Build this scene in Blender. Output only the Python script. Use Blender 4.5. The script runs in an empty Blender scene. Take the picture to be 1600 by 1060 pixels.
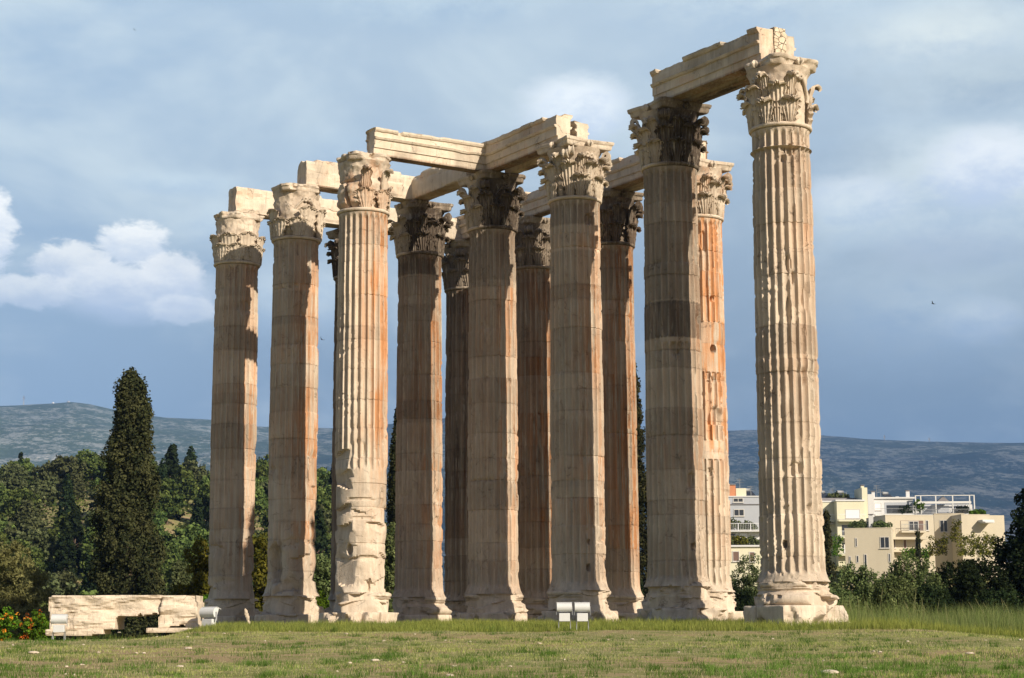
import bpy, bmesh, math, random
import numpy as np
from mathutils import Vector, Matrix

# ------------------------------------------------------------------ camera, sky, sun, exposure
scene = bpy.context.scene
col = scene.collection
PI = math.pi
R_ = math.radians
F_PX, PITCH, ROLL = 2890.7, 0.1595, -0.0046
CAM = np.array([5.359, -65.369, -0.8486])
TH = 0.5698
U = np.array([math.sin(TH), -math.cos(TH)])          # along the colonnade, towards the camera side
V = np.array([math.cos(TH), math.sin(TH)])           # across the rows
SP = 5.5
ZN, ZT = 14.25, 16.36                                # neck ring and top of the capitals above the plinth top

def cam_axes():
    cp, sp, cr, sr = math.cos(PITCH), math.sin(PITCH), math.cos(ROLL), math.sin(ROLL)
    f = np.array([0, cp, sp]); r = np.array([1.0, 0, 0]); u = np.cross(r, f)
    return cr*r + sr*u, -sr*r + cr*u, f
CR, CU, CF = cam_axes()
cam_data = bpy.data.cameras.new('camera')
cam_data.sensor_width = 36; cam_data.lens = 36*F_PX/1600
cam_data.clip_start = 0.1; cam_data.clip_end = 30000
cam = bpy.data.objects.new('camera', cam_data); col.objects.link(cam)
m = Matrix.Identity(4)
for i in range(3):
    m[i][0] = CR[i]; m[i][1] = CU[i]; m[i][2] = -CF[i]; m[i][3] = CAM[i]
cam.matrix_world = m
scene.camera = cam
scene.view_settings.view_transform = 'Standard'
scene.view_settings.look = 'None'
scene.view_settings.gamma = 1
scene.view_settings.exposure = 0.45

SUN_A, SUN_EL = R_(10.0), R_(29.0)
s2 = U*math.cos(SUN_A) + V*math.sin(SUN_A)
SUN = Vector((s2[0]*math.cos(SUN_EL), s2[1]*math.cos(SUN_EL), math.sin(SUN_EL)))
sl = bpy.data.lights.new('sun', 'SUN'); sl.energy = 5.0; sl.angle = R_(0.5); sl.color = (1.0, 0.88, 0.71)
so = bpy.data.objects.new('sun', sl); col.objects.link(so)
so.rotation_euler = (-SUN).to_track_quat('-Z', 'Y').to_euler()
so.location = (60, -120, 60)

class NT:
    """small helper to write node trees"""
    def __init__(s, tree): s.t = tree; s.L = tree.links
    def n(s, typ, **kw):
        nd = s.t.nodes.new(typ)
        for k, v in kw.items(): setattr(nd, k, v)
        return nd
    def put(s, sock, v):
        if isinstance(v, bpy.types.NodeSocket): s.L.new(v, sock)
        elif v is not None:
            if isinstance(v, (tuple, list)) and len(v) == 3 and sock.type == 'RGBA': v = (*v, 1)
            sock.default_value = v
    def math(s, op, a, b=0.0, clamp=False):
        nd = s.n('ShaderNodeMath', operation=op); nd.use_clamp = clamp
        s.put(nd.inputs[0], a); s.put(nd.inputs[1], b); return nd.outputs[0]
    def mix(s, fac, a, b, mode='MIX'):
        nd = s.n('ShaderNodeMix', data_type='RGBA', blend_type=mode)
        nd.clamp_factor = True
        s.put(nd.inputs[0], fac); s.put(nd.inputs[6], a); s.put(nd.inputs[7], b); return nd.outputs[2]
    def noise(s, vec, scale, detail=4.0, rough=0.55, dist=0.0):
        nd = s.n('ShaderNodeTexNoise'); s.put(nd.inputs['Vector'], vec)
        nd.inputs['Scale'].default_value = scale; nd.inputs['Detail'].default_value = detail
        nd.inputs['Roughness'].default_value = rough; nd.inputs['Distortion'].default_value = dist
        return nd.outputs['Fac']
    def ramp(s, fac, lo, hi, a=0.0, b=1.0):
        nd = s.n('ShaderNodeMapRange'); nd.interpolation_type = 'SMOOTHSTEP'
        s.put(nd.inputs[0], fac); nd.inputs[1].default_value = lo; nd.inputs[2].default_value = hi
        nd.inputs[3].default_value = a; nd.inputs[4].default_value = b; return nd.outputs[0]
    def vscale(s, vec, sc):
        nd = s.n('ShaderNodeMapping'); s.put(nd.inputs[0], vec); nd.inputs[3].default_value = sc; return nd.outputs[0]

world = bpy.data.worlds.new('World'); scene.world = world; world.use_nodes = True
def build_world():
    t = world.node_tree; t.nodes.clear(); N = NT(t)
    out = N.n('ShaderNodeOutputWorld'); bg = N.n('ShaderNodeBackground'); t.links.new(bg.outputs[0], out.inputs[0])
    bg.inputs[1].default_value = 0.1
    sky = N.n('ShaderNodeTexSky'); sky.sky_type = 'NISHITA'; sky.sun_disc = False
    sky.sun_elevation = SUN_EL; sky.sun_rotation = math.atan2(SUN.x, SUN.y); sky.air_density = 1.0; sky.dust_density = 1.0; sky.ozone_density = 1.5
    tc = N.n('ShaderNodeTexCoord'); d = tc.outputs['Generated']
    sp = N.n('ShaderNodeSeparateXYZ'); N.put(sp.inputs[0], d)
    az = N.math('ARCTAN2', sp.outputs[0], sp.outputs[1])         # azimuth, 0 = where the temple stands
    el = N.math('ARCSINE', sp.outputs[2])
    # the veil: thin high cloud that greys the sky, denser towards the right and the horizon
    cmb = N.n('ShaderNodeCombineXYZ'); N.put(cmb.inputs[0], N.math('MULTIPLY', az, 1.0)); N.put(cmb.inputs[1], N.math('MULTIPLY', el, 1.9))
    cv = cmb.outputs[0]
    n_big = N.noise(cv, 5.5, 5, 0.55, 0.3)
    n_mid = N.noise(cv, 13.0, 7, 0.6, 0.15)
    n_x = N.noise(cv, 75.0, 8, 0.62, 0.35)
    n_fine = N.noise(cv, 34.0, 9, 0.68, 0.1)
    # rain-blue sky colour against height (written at strength 0.1, hence the large numbers)
    k = N.ramp(el, 0.0, 0.34)
    base = N.mix(k, (0.90, 1.50, 2.25), (3.85, 4.85, 5.75))
    hazeb = N.ramp(el, 0.0, 0.10, 1.0, 0.0)
    base = N.mix(N.math('MULTIPLY', N.ramp(az, -0.02, -0.26), 0.6), base, (2.85, 4.10, 5.58))
    base = N.mix(N.math('MULTIPLY', N.math('MULTIPLY', hazeb, N.ramp(az, 0.0, -0.25)), 0.6), base, (3.00, 4.30, 5.67))
    # grey veils
    veil = N.math('MULTIPLY', N.ramp(n_big, 0.42, 0.68), N.ramp(el, 0.03, 0.16))
    base = N.mix(N.math('MULTIPLY', veil, 0.75), base, (5.60, 6.50, 6.84))
    sh = N.math('MULTIPLY', N.ramp(n_mid, 0.45, 0.7), N.ramp(az, 0.02, 0.2))
    base = N.mix(N.math('MULTIPLY', sh, 0.35), base, (3.10, 3.80, 4.41))
    def blob(c, px, py, rx, ry, colr, soft=0.55, w=1.0, edge=0.5, base_flat=0.0):
        a0 = (px-800)/F_PX; e0 = (995-py)/F_PX; ra = rx/F_PX; re = ry/F_PX
        x = N.math('DIVIDE', N.math('SUBTRACT', az, a0), ra)
        y = N.math('DIVIDE', N.math('SUBTRACT', el, e0), re)
        r = N.math('ADD', N.math('MULTIPLY', x, x), N.math('MULTIPLY', y, y))
        r = N.math('SQRT', r)
        nn = N.math('ADD', N.math('MULTIPLY', N.math('SUBTRACT', n_mid, 0.5), 1.9*edge), N.math('MULTIPLY', N.math('SUBTRACT', n_fine, 0.5), 1.5*edge))
        q = N.math('ADD', r, nn)
        if soft < 0.3: q = N.math('ADD', q, N.math('MULTIPLY', N.math('SUBTRACT', n_x, 0.5), 1.3)); soft = 0.34
        f = N.ramp(q, 1.0+soft*0.35, 1.0-soft)
        shade = N.ramp(N.math('ADD', N.math('ADD', y, N.math('MULTIPLY', N.math('SUBTRACT', n_fine, 0.5), 3.2)), N.math('MULTIPLY', N.math('SUBTRACT', n_mid, 0.5), 2.2)), -1.1, 1.0)
        dark = (colr[0]*0.60, colr[1]*0.68, colr[2]*0.82)
        cc = N.mix(shade, dark, colr)
        return N.mix(N.math('MULTIPLY', f, w), c, cc)
    c = base
    c = blob(c, 1500, 330, 210, 100, (6.30, 7.00, 7.02), 0.8, 0.85)
    c = blob(c, 1560, 290, 120, 62, (7.6, 8.0, 8.3), 0.5, 0.85)
    c = blob(c, 1340, 330, 90, 45, (6.6, 7.2, 7.7), 0.6, 0.7)
    c = blob(c, 1480, 420, 150, 40, (3.6, 4.3, 5.2), 0.8, 0.6)
    c = blob(c, 1530, 520, 80, 40, (5.6, 6.3, 7.0), 0.6, 0.6)
    c = blob(c, 1330, 360, 90, 60, (6.20, 7.00, 7.11), 0.8, 0.6)
    c = blob(c, 1450, 500, 220, 100, (4.70, 5.60, 6.12), 0.9, 0.65)
    c = blob(c, 1490, 95, 170, 55, (6.60, 7.20, 7.02), 0.8, 0.8)
    c = blob(c, 1560, 170, 150, 50, (4.20, 5.00, 5.40), 0.9, 0.7)
    c = blob(c, 905, 180, 100, 62, (7.9, 8.4, 8.6), 0.55, 0.9)
    c = blob(c, 1180, 20, 260, 70, (5.90, 6.80, 7.02), 0.9, 0.7)
    c = blob(c, 640, 20, 250, 45, (5.00, 6.10, 6.66), 0.9, 0.6)
    c = blob(c, 280, 300, 120, 24, (5.60, 6.70, 7.20), 0.8, 0.6)
    c = blob(c, 545, 250, 140, 50, (4.60, 5.80, 6.66), 0.9, 0.4)
    c = blob(c, 215, 470, 150, 50, (6.6, 7.2, 7.8), 0.6, 0.8)
    c = blob(c, 205, 395, 56, 38, (8.8, 8.9, 8.6), 0.2, 0.9)
    c = blob(c, 110, 425, 66, 32, (8.0, 8.2, 8.1), 0.2, 0.85)
    c = blob(c, 265, 440, 58, 36, (7.9, 8.1, 8.1), 0.2, 0.8)
    c = blob(c, 180, 455, 95, 34, (7.6, 7.9, 8.0), 0.2, 0.75)
    c = blob(c, 285, 495, 60, 26, (7.2, 7.6, 7.9), 0.2, 0.6)
    c = blob(c, 55, 472, 80, 24, (7.6, 7.9, 8.0), 0.2, 0.75)
    c = blob(c, -14, 390, 45, 66, (9.0, 9.1, 8.8), 0.2, 0.92)
    c = blob(c, 460, 470, 110, 70, (6.20, 7.10, 7.38), 0.8, 0.7)
    c = blob(c, 350, 360, 70, 40, (5.80, 6.80, 7.20), 0.8, 0.55)
    # behind the camera the open evening sky, ahead the clouds
    front = N.ramp(N.math('ABSOLUTE', az), 1.9, 1.0)
    hi = N.ramp(el, 0.9, 0.5)
    nis = N.mix(1.0, sky.outputs[0], (0.58, 0.53, 0.51), 'MULTIPLY')
    fin = N.mix(N.math('MULTIPLY', front, hi), nis, c)
    below = N.ramp(el, -0.02, 0.0)
    fin = N.mix(below, (1.6, 1.9, 2.2), fin)
    N.put(bg.inputs[0], fin)
build_world()

# ------------------------------------------------------------------ helpers
rng = np.random.default_rng(7)
random.seed(7)

def ray(px, py, d):
    """world point seen at photo pixel (px,py) at forward distance d"""
    v = CR*((px-800)/F_PX) - CU*((py-530)/F_PX) + CF
    return CAM + v*(d/v[1])

def hash3(i, j, k, seed):
    M = np.uint64(0xFFFFFFFF)
    h = (i.astype(np.int64).astype(np.uint64)*np.uint64(374761393) + j.astype(np.int64).astype(np.uint64)*np.uint64(668265263)
         + k.astype(np.int64).astype(np.uint64)*np.uint64(2147483647) + np.uint64(seed*1013904223 + 12345)) & M
    h = ((h ^ (h >> np.uint64(13)))*np.uint64(1274126177)) & M
    h = ((h ^ (h >> np.uint64(16)))*np.uint64(2246822519)) & M
    h = h ^ (h >> np.uint64(15))
    return (h & np.uint64(0xFFFFFF)).astype(np.float64)/16777215.0
def vnoise(x, y, z, seed=0):
    x, y, z = np.broadcast_arrays(np.asarray(x, float), np.asarray(y, float), np.asarray(z, float))
    i, j, k = np.floor(x), np.floor(y), np.floor(z)
    fx, fy, fz = x-i, y-j, z-k
    fx = fx*fx*(3-2*fx); fy = fy*fy*(3-2*fy); fz = fz*fz*(3-2*fz)
    r = 0
    for a in (0, 1):
        for b in (0, 1):
            for c in (0, 1):
                r = r + hash3(i+a, j+b, k+c, seed)*(fx if a else 1-fx)*(fy if b else 1-fy)*(fz if c else 1-fz)
    return r
def fbm(x, y, z, seed=0, octv=4, gain=0.5):
    r = 0; a = 1; t = 0
    for o in range(octv):
        r = r + a*vnoise(x*2**o, y*2**o, z*2**o, seed+o*17); t += a; a *= gain
    return r/t
def sstep(x, a, b):
    t = np.clip((x-a)/(b-a), 0, 1); return t*t*(3-2*t)

def link(o, parent=None):
    col.objects.link(o)
    if parent: o.parent = parent
    return o
def mesh_np(name, verts, quads=None, tris=None, mat=None, smooth=False, attrs=None, sharp=0):
    me = bpy.data.meshes.new(name)
    verts = np.ascontiguousarray(verts, dtype=np.float32).reshape(-1, 3)
    me.vertices.add(len(verts)); me.vertices.foreach_set('co', verts.ravel())
    idx = []; tot = []
    if quads is not None and len(quads): idx.append(np.asarray(quads, np.int32).ravel()); tot.append(np.full(len(quads), 4, np.int32))
    if tris is not None and len(tris): idx.append(np.asarray(tris, np.int32).ravel()); tot.append(np.full(len(tris), 3, np.int32))
    idx = np.concatenate(idx); tot = np.concatenate(tot)
    me.loops.add(len(idx)); me.loops.foreach_set('vertex_index', idx)
    me.polygons.add(len(tot)); st = np.concatenate(([0], np.cumsum(tot)[:-1])).astype(np.int32)
    me.polygons.foreach_set('loop_start', st)
    me.polygons.foreach_set('use_smooth', np.full(len(tot), bool(smooth)))
    if attrs:
        for an, data in attrs.items():
            a = me.attributes.new(an, 'FLOAT_COLOR', 'POINT')
            d = np.ones((len(verts), 4), np.float32); d[:, :data.shape[1]] = data
            a.data.foreach_set('color', d.ravel())
    me.update(calc_edges=True); me.validate()
    if sharp: me.set_sharp_from_angle(angle=R_(sharp))
    if mat: me.materials.append(mat)
    return me
def add_mesh(name, me, parent=None, loc=None):
    o = bpy.data.objects.new(name, me); link(o, parent)
    if loc is not None: o.location = loc
    return o
def tag(o, label, cat, group=None):
    o['label'] = label; o['category'] = cat; o['kind'] = 'thing'
    if group: o['group'] = group
    return o
def empty(name, loc, label, cat, group=None, rz=0.0):
    o = bpy.data.objects.new(name, None); col.objects.link(o)
    o.location = loc; o.rotation_euler = (0, 0, rz); o.empty_display_size = 0.3
    return tag(o, label, cat, group)
def copy_tree(o, parent=None):
    c = o.copy(); col.objects.link(c)
    if parent: c.parent = parent
    for ch in o.children: copy_tree(ch, c)
    return c
def grid_quads(nu, nv, wrap=False):
    """nu columns (possibly wrapping) by nv rows, index = row*nu + column"""
    u = np.arange(nu if wrap else nu-1); v = np.arange(nv-1)
    uu, vv = np.meshgrid(u, v)
    a = vv*nu+uu; b = vv*nu+(uu+1) % nu; c = (vv+1)*nu+(uu+1) % nu; d = (vv+1)*nu+uu
    return np.stack([a, b, c, d], -1).reshape(-1, 4)
def polar_mesh(name, r, th, z, mat, attrs=None, cap_bottom=True, cap_top=True, smooth=True, dz=None, sharp=38):
    """closed surface r[zi,ti]; capped by fans"""
    nz, nt = r.shape
    T, Z = np.meshgrid(th, z)
    if dz is not None: Z = Z+dz
    P = np.stack([r*np.cos(T), r*np.sin(T), Z], -1).reshape(-1, 3)
    q = grid_quads(nt, nz, True); tr = []
    extra = []
    if cap_bottom:
        c = len(P)+len(extra); extra.append([0, 0, Z[0].mean()]); tr += [(c, (i+1) % nt, i) for i in range(nt)]
    if cap_top:
        c = len(P)+len(extra); extra.append([0, 0, Z[-1].mean()]); b = (nz-1)*nt; tr += [(c, b+i, b+(i+1) % nt) for i in range(nt)]
    if extra: P = np.vstack([P, extra])
    if attrs:
        for k in attrs: attrs[k] = np.vstack([attrs[k].reshape(-1, attrs[k].shape[-1])] + [np.zeros((1, attrs[k].shape[-1]))]*len(extra))
    return mesh_np(name, P, q, tr, mat, smooth, attrs, sharp if smooth else 0)
def box_arrays(x0, x1, y0, y1, z0, z1):
    v = [(x0,y0,z0),(x1,y0,z0),(x1,y1,z0),(x0,y1,z0),(x0,y0,z1),(x1,y0,z1),(x1,y1,z1),(x0,y1,z1)]
    f = [(0,3,2,1),(4,5,6,7),(0,1,5,4),(1,2,6,5),(2,3,7,6),(3,0,4,7)]
    return v, f
def box_part(name, parent, mat, boxes, bevel=0.0):
    """one mesh of one or more boxes that belong together"""
    v = []; f = []
    for b in boxes:
        vv, ff = box_arrays(*b); o = len(v); v += vv; f += [tuple(i+o for i in q) for q in ff]
    me = mesh_np(name, v, f, None, mat)
    if bevel:
        bm = bmesh.new(); bm.from_mesh(me); bmesh.ops.bevel(bm, geom=bm.edges[:], offset=bevel, segments=2, affect='EDGES', profile=0.6); bm.to_mesh(me); bm.free()
    return add_mesh(name, me, parent)
def tube_arrays(path, rad, seg=8):
    path = np.asarray(path, float); n = len(path); rad = np.broadcast_to(rad, (n,))
    V_ = []
    t = np.gradient(path, axis=0); t /= np.linalg.norm(t, axis=1)[:, None]+1e-9
    up = np.array([0, 0, 1.0]) if abs(t[0][2]) < 0.9 else np.array([1.0, 0, 0])
    a = np.cross(t[0], up); a /= np.linalg.norm(a)
    for i in range(n):
        a = a - t[i]*np.dot(a, t[i]); a /= np.linalg.norm(a)+1e-9; b = np.cross(t[i], a)
        for k in range(seg):
            w = 2*PI*k/seg; V_.append(path[i]+rad[i]*(math.cos(w)*a+math.sin(w)*b))
    q = grid_quads(seg, n, True)
    tr = []
    V_.append(path[0]); V_.append(path[-1]); c0 = n*seg; c1 = c0+1
    for k in range(seg): tr.append((c0, k, (k+1) % seg)); tr.append((c1, (n-1)*seg+(k+1) % seg, (n-1)*seg+k))
    return np.array(V_), q, np.array(tr)
def tubes_mesh(name, tubes, mat, smooth=True):
    vs = []; qs = []; ts = []; o = 0
    for v, q, t in tubes:
        vs.append(v); qs.append(q+o); ts.append(t+o); o += len(v)
    return mesh_np(name, np.vstack(vs), np.vstack(qs), np.vstack(ts), mat, smooth)

# ------------------------------------------------------------------ materials
def new_mat(name):
    mt = bpy.data.materials.new(name); mt.use_nodes = True
    t = mt.node_tree; t.nodes.clear(); N = NT(t)
    out = N.n('ShaderNodeOutputMaterial'); b = N.n('ShaderNodeBsdfPrincipled'); t.links.new(b.outputs[0], out.inputs[0])
    b.inputs['Roughness'].default_value = 0.85
    b.inputs['Specular IOR Level'].default_value = 0.2
    return mt, N, b
def plain(name, c, rough=0.7, var=0.12, scale=3.0, metallic=0.0, spec=0.3, bump=0.0):
    mt, N, b = new_mat(name)
    g = N.n('ShaderNodeNewGeometry'); n = N.noise(g.outputs['Position'], scale, 5)
    n2 = N.noise(N.vscale(g.outputs['Position'], (scale*2, scale*2, scale*0.3)), 1.0, 4)
    f = N.math('ADD', N.math('MULTIPLY', N.math('SUBTRACT', n, 0.5), 2*var), N.math('MULTIPLY', N.math('SUBTRACT', n2, 0.5), 1.4*var))
    f = N.math('ADD', f, 1.0)
    N.put(b.inputs['Base Color'], N.mix(1.0, c, _grey(N, f), 'MULTIPLY'))
    b.inputs['Roughness'].default_value = rough; b.inputs['Metallic'].default_value = metallic
    b.inputs['Specular IOR Level'].default_value = spec
    if bump:
        bp = N.n('ShaderNodeBump'); bp.inputs['Strength'].default_value = bump; bp.inputs['Distance'].default_value = 0.05
        N.put(bp.inputs['Height'], n); N.L.new(bp.outputs[0], b.inputs['Normal'])
    return mt
def _grey(N, f):
    c = N.n('ShaderNodeCombineColor'); N.put(c.inputs[0], f); N.put(c.inputs[1], f); N.put(c.inputs[2], f); return c.outputs[0]

def stone_mat(name, c1, c2, orange=(0.53, 0.255, 0.115), dark=(0.060, 0.043, 0.032), bump=0.5, crack=0.5):
    mt, N, b = new_mat(name)
    geo = N.n('ShaderNodeNewGeometry'); P = geo.outputs['Position']
    at = N.n('ShaderNodeAttribute'); at.attribute_name = 'patina_shade'
    sa = N.n('ShaderNodeSeparateColor'); N.put(sa.inputs[0], at.outputs['Color'])
    oi = N.n('ShaderNodeObjectInfo'); so_ = N.n('ShaderNodeSeparateColor'); N.put(so_.inputs[0], oi.outputs['Color'])
    big = N.noise(P, 0.9, 5, 0.6); fine = N.noise(P, 9.0, 6, 0.65); grain = N.noise(P, 45.0, 3, 0.6)
    streak = N.noise(N.vscale(P, (5.0, 5.0, 0.35)), 1.0, 6, 0.6, 0.4)
    streak2 = N.noise(N.vscale(P, (14.0, 14.0, 0.9)), 1.0, 5, 0.6)
    mf = N.math('ADD', N.math('MULTIPLY', big, 0.5), N.math('MULTIPLY', streak, 0.5))
    base = N.mix(N.ramp(mf, 0.36, 0.64), c1, c2)
    # pale fresh breaks and grey lichen
    base = N.mix(N.math('MULTIPLY', N.ramp(fine, 0.60, 0.74), 0.45), base, (0.62, 0.55, 0.46))
    gl = N.noise(N.vscale(P, (2.2, 2.2, 1.6)), 1.0, 6, 0.65)
    base = N.mix(N.math('MULTIPLY', N.ramp(gl, 0.55, 0.72), 0.5), base, (0.33, 0.275, 0.22))
    of = N.math('ADD', sa.outputs[0], so_.outputs[0])
    of = N.math('MULTIPLY', of, N.ramp(N.math('ADD', N.math('MULTIPLY', streak, 0.6), N.math('MULTIPLY', streak2, 0.4)), 0.41, 0.53), True)
    base = N.mix(of, base, orange)
    df = N.math('ADD', sa.outputs[1], so_.outputs[1])
    df = N.math('MULTIPLY', df, N.ramp(N.math('ADD', N.math('MULTIPLY', streak2, 0.5), N.math('MULTIPLY', big, 0.5)), 0.25, 0.55, 0.45, 1.0), True)
    base = N.mix(df, base, dark)
    # thin vertical black runs
    run = N.math('MULTIPLY', N.ramp(streak2, 0.60, 0.72), N.ramp(big, 0.42, 0.6))
    base = N.mix(N.math('MULTIPLY', run, 0.6), base, (0.13, 0.105, 0.085))
    wr = N.math('MULTIPLY', N.ramp(N.noise(N.vscale(P, (9.0, 9.0, 0.55)), 1.0, 6, 0.7, 0.3), 0.54, 0.66), N.ramp(gl, 0.62, 0.42))
    base = N.mix(N.math('MULTIPLY', wr, 0.5), base, (0.68, 0.60, 0.49))
    pit = N.ramp(N.noise(N.vscale(P, (1, 1, 0.6)), 22.0, 4, 0.7), 0.34, 0.24)
    base = N.mix(N.math('MULTIPLY', pit, 0.55), base, (0.15, 0.115, 0.085))
    # hairline cracks
    vd = N.n('ShaderNodeTexVoronoi'); vd.feature = 'DISTANCE_TO_EDGE'; vd.inputs['Scale'].default_value = 0.9
    wob = N.n('ShaderNodeVectorMath', operation='ADD'); nz = N.n('ShaderNodeTexNoise'); nz.inputs['Scale'].default_value = 1.7; nz.inputs['Detail'].default_value = 5
    N.put(nz.inputs['Vector'], P); N.put(wob.inputs[0], P); N.put(wob.inputs[1], nz.outputs['Color']); N.put(vd.inputs['Vector'], wob.outputs[0])
    cr = N.math('MULTIPLY', N.ramp(vd.outputs['Distance'], 0.014, 0.002), N.ramp(gl, 0.45, 0.6))
    base = N.mix(N.math('MULTIPLY', cr, crack), base, (0.12, 0.085, 0.06))
    tone = N.math('ADD', N.math('ADD', sa.outputs[2], so_.outputs[2]), N.math('ADD', 0.5, N.math('MULTIPLY', N.math('SUBTRACT', grain, 0.5), 0.25)))
    base = N.mix(1.0, base, _grey(N, tone), 'MULTIPLY')
    N.put(b.inputs['Base Color'], base)
    hgt = N.math('ADD', N.math('ADD', N.math('MULTIPLY', fine, 0.6), N.math('MULTIPLY', grain, 0.18)), N.math('ADD', N.math('MULTIPLY', streak2, 0.25), N.math('MULTIPLY', cr, -0.8)))
    bp = N.n('ShaderNodeBump'); bp.inputs['Strength'].default_value = bump; bp.inputs['Distance'].default_value = 0.06
    N.put(bp.inputs['Height'], hgt); N.L.new(bp.outputs[0], b.inputs['Normal'])
    b.inputs['Roughness'].default_value = 0.9
    return mt
# the object colour carries (orange, dark, tone) of a piece; tone 0.5 is neutral
def ocol(o, orange=0.0, dark=0.0, tone=0.5): o.color = (orange, dark, tone, 1.0); return o

MARBLE = stone_mat('weathered_marble', (0.485, 0.395, 0.305), (0.65, 0.56, 0.45))
PALE = stone_mat('pale_cut_marble', (0.58, 0.485, 0.375), (0.70, 0.605, 0.485), bump=0.6)

def leaf_mat(name, c1, c2, trans=0.25, scale=0.6):
    mt = bpy.data.materials.new(name); mt.use_nodes = True; t = mt.node_tree; t.nodes.clear(); N = NT(t)
    out = N.n('ShaderNodeOutputMaterial')
    g = N.n('ShaderNodeNewGeometry'); at = N.n('ShaderNodeAttribute'); at.attribute_name = 'tint'
    sa = N.n('ShaderNodeSeparateColor'); N.put(sa.inputs[0], at.outputs['Color'])
    n = N.noise(g.outputs['Position'], scale, 4)
    oi = N.n('ShaderNodeObjectInfo')
    f = N.math('ADD', N.math('MULTIPLY', sa.outputs[0], 0.6), N.math('MULTIPLY', n, 0.4))
    c = N.mix(N.ramp(f, 0.2, 0.8), c1, c2)
    hs = N.n('ShaderNodeHueSaturation'); N.put(hs.inputs['Color'], c)
    N.put(hs.inputs['Hue'], N.math('ADD', 0.485, N.math('MULTIPLY', oi.outputs['Random'], 0.03)))
    N.put(hs.inputs['Value'], N.math('ADD', 0.72, N.math('MULTIPLY', oi.outputs['Random'], 0.6)))
    c = hs.outputs[0]
    c = N.mix(1.0, c, _grey(N, N.math('ADD', 0.6, N.math('MULTIPLY', sa.outputs[1], 0.8))), 'MULTIPLY')
    d = N.n('ShaderNodeBsdfDiffuse'); N.put(d.inputs[0], c)
    tr = N.n('ShaderNodeBsdfTranslucent'); N.put(tr.inputs[0], c)
    ms = N.n('ShaderNodeMixShader'); ms.inputs[0].default_value = trans
    t.links.new(d.outputs[0], ms.inputs[1]); t.links.new(tr.outputs[0], ms.inputs[2]); t.links.new(ms.outputs[0], out.inputs[0])
    return mt
BARK = plain('bark', (0.12, 0.085, 0.06), 0.9, 0.3, 4.0, bump=0.5)
# ------------------------------------------------------------------ ground
def ground_z(X, Y):
    X = np.asarray(X, float); Y = np.asarray(Y, float)
    dx = X-CAM[0]; d = Y-CAM[1]
    z = np.interp(d, [-40, 0, 8, 28, 50, 53, 57, 85, 112, 160, 400], [-2.7, -2.55, -2.25, -1.47, -0.73, -0.62, -0.53, -0.52, -2.2, -4.5, -6.0])
    near = sstep(d, 30, 50)
    q_ = X+0.155*(np.maximum(d, 56)-58)
    z = z - (0.34*sstep(-q_, 3.7, 4.8)+0.14*sstep(-q_, 7.5, 11.0))*sstep(d, 44, 54) - 0.30*sstep(X, 15.8, 20.0)*near*(1-sstep(d, 60, 80))
    # the rubble-edged terrace ends behind the fallen block: lower garden ground to the left
    z = z - 1.4*sstep(-q_, 3.9, 5.0)*sstep(d, 61.5, 68)
    # the wooded hill to the left
    px = 800+F_PX*dx/np.maximum(d, 30.0)
    sky = np.interp(px, [-900, -300, 0, 60, 110, 150, 200, 270, 320, 410, 500, 560, 700, 900], [830, 790, 770, 762, 752, 744, 744, 760, 772, 772, 792, 830, 960, 1010])
    hh = (995-sky)/F_PX*430 - CAM[2]*-1
    ramp_ = sstep(d, 150, 440)*(1-0.55*sstep(d, 450, 900))
    z = z + np.maximum(hh+6, 0)*ramp_*(d > 0)
    # the housed rise to the right
    z = z + 15.0*sstep(d, 150, 330)*sstep(px, 950, 1150)*(1-sstep(d, 700, 1500))
    z = z + 0.05*(vnoise(X*0.35, Y*0.35, 0, 3)-0.5) + 0.03*(vnoise(X*1.6, Y*1.6, 0, 4)-0.5)
    return z
def build_ground():
    a = np.concatenate([np.linspace(-8000, -500, 16)[:-1], np.linspace(-500, -60, 60)[:-1], np.linspace(-60, 60, 260), np.linspace(60, 500, 60)[1:], np.linspace(500, 8000, 16)[1:]])
    b = np.concatenate([np.linspace(-3000, -60, 10)[:-1], np.linspace(-60, 100, 330), np.linspace(100, 700, 130)[1:], np.linspace(700, 2800, 15)[1:]])
    X, Y = np.meshgrid(a+CAM[0], b+CAM[1])
    Z = ground_z(X, Y)
    P = np.stack([X, Y, Z], -1).reshape(-1, 3)
    mt, N, bs = new_mat('meadow_soil')
    g = N.n('ShaderNodeNewGeometry'); p = g.outputs['Position']
    n1 = N.noise(p, 0.22, 5, 0.6); n2 = N.noise(p, 2.2, 6, 0.65); n3 = N.noise(p, 14.0, 5, 0.7)
    c = N.mix(N.ramp(n2, 0.35, 0.65), (0.20, 0.21, 0.075), (0.31, 0.30, 0.14))
    c = N.mix(N.ramp(N.math('ADD', N.math('MULTIPLY', n1, 0.6), N.math('MULTIPLY', n2, 0.4)), 0.48, 0.58), c, (0.36, 0.27, 0.16))
    c = N.mix(N.math('MULTIPLY', N.ramp(n3, 0.55, 0.72), 0.6), c, (0.33, 0.30, 0.17))
    c = N.mix(N.math('MULTIPLY', N.ramp(n3, 0.42, 0.30), 0.5), c, (0.10, 0.105, 0.04))
    N.put(bs.inputs['Base Color'], c); bs.inputs['Roughness'].default_value = 1.0; bs.inputs['Specular IOR Level'].default_value = 0.0
    bp = N.n('ShaderNodeBump'); bp.inputs['Strength'].default_value = 0.8; bp.inputs['Distance'].default_value = 0.08
    N.put(bp.inputs['Height'], n3); N.L.new(bp.outputs[0], bs.inputs['Normal'])
    o = add_mesh('ground', mesh_np('ground', P, grid_quads(len(a), len(b)), None, mt, True)); o['kind'] = 'structure'
build_ground()

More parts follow.
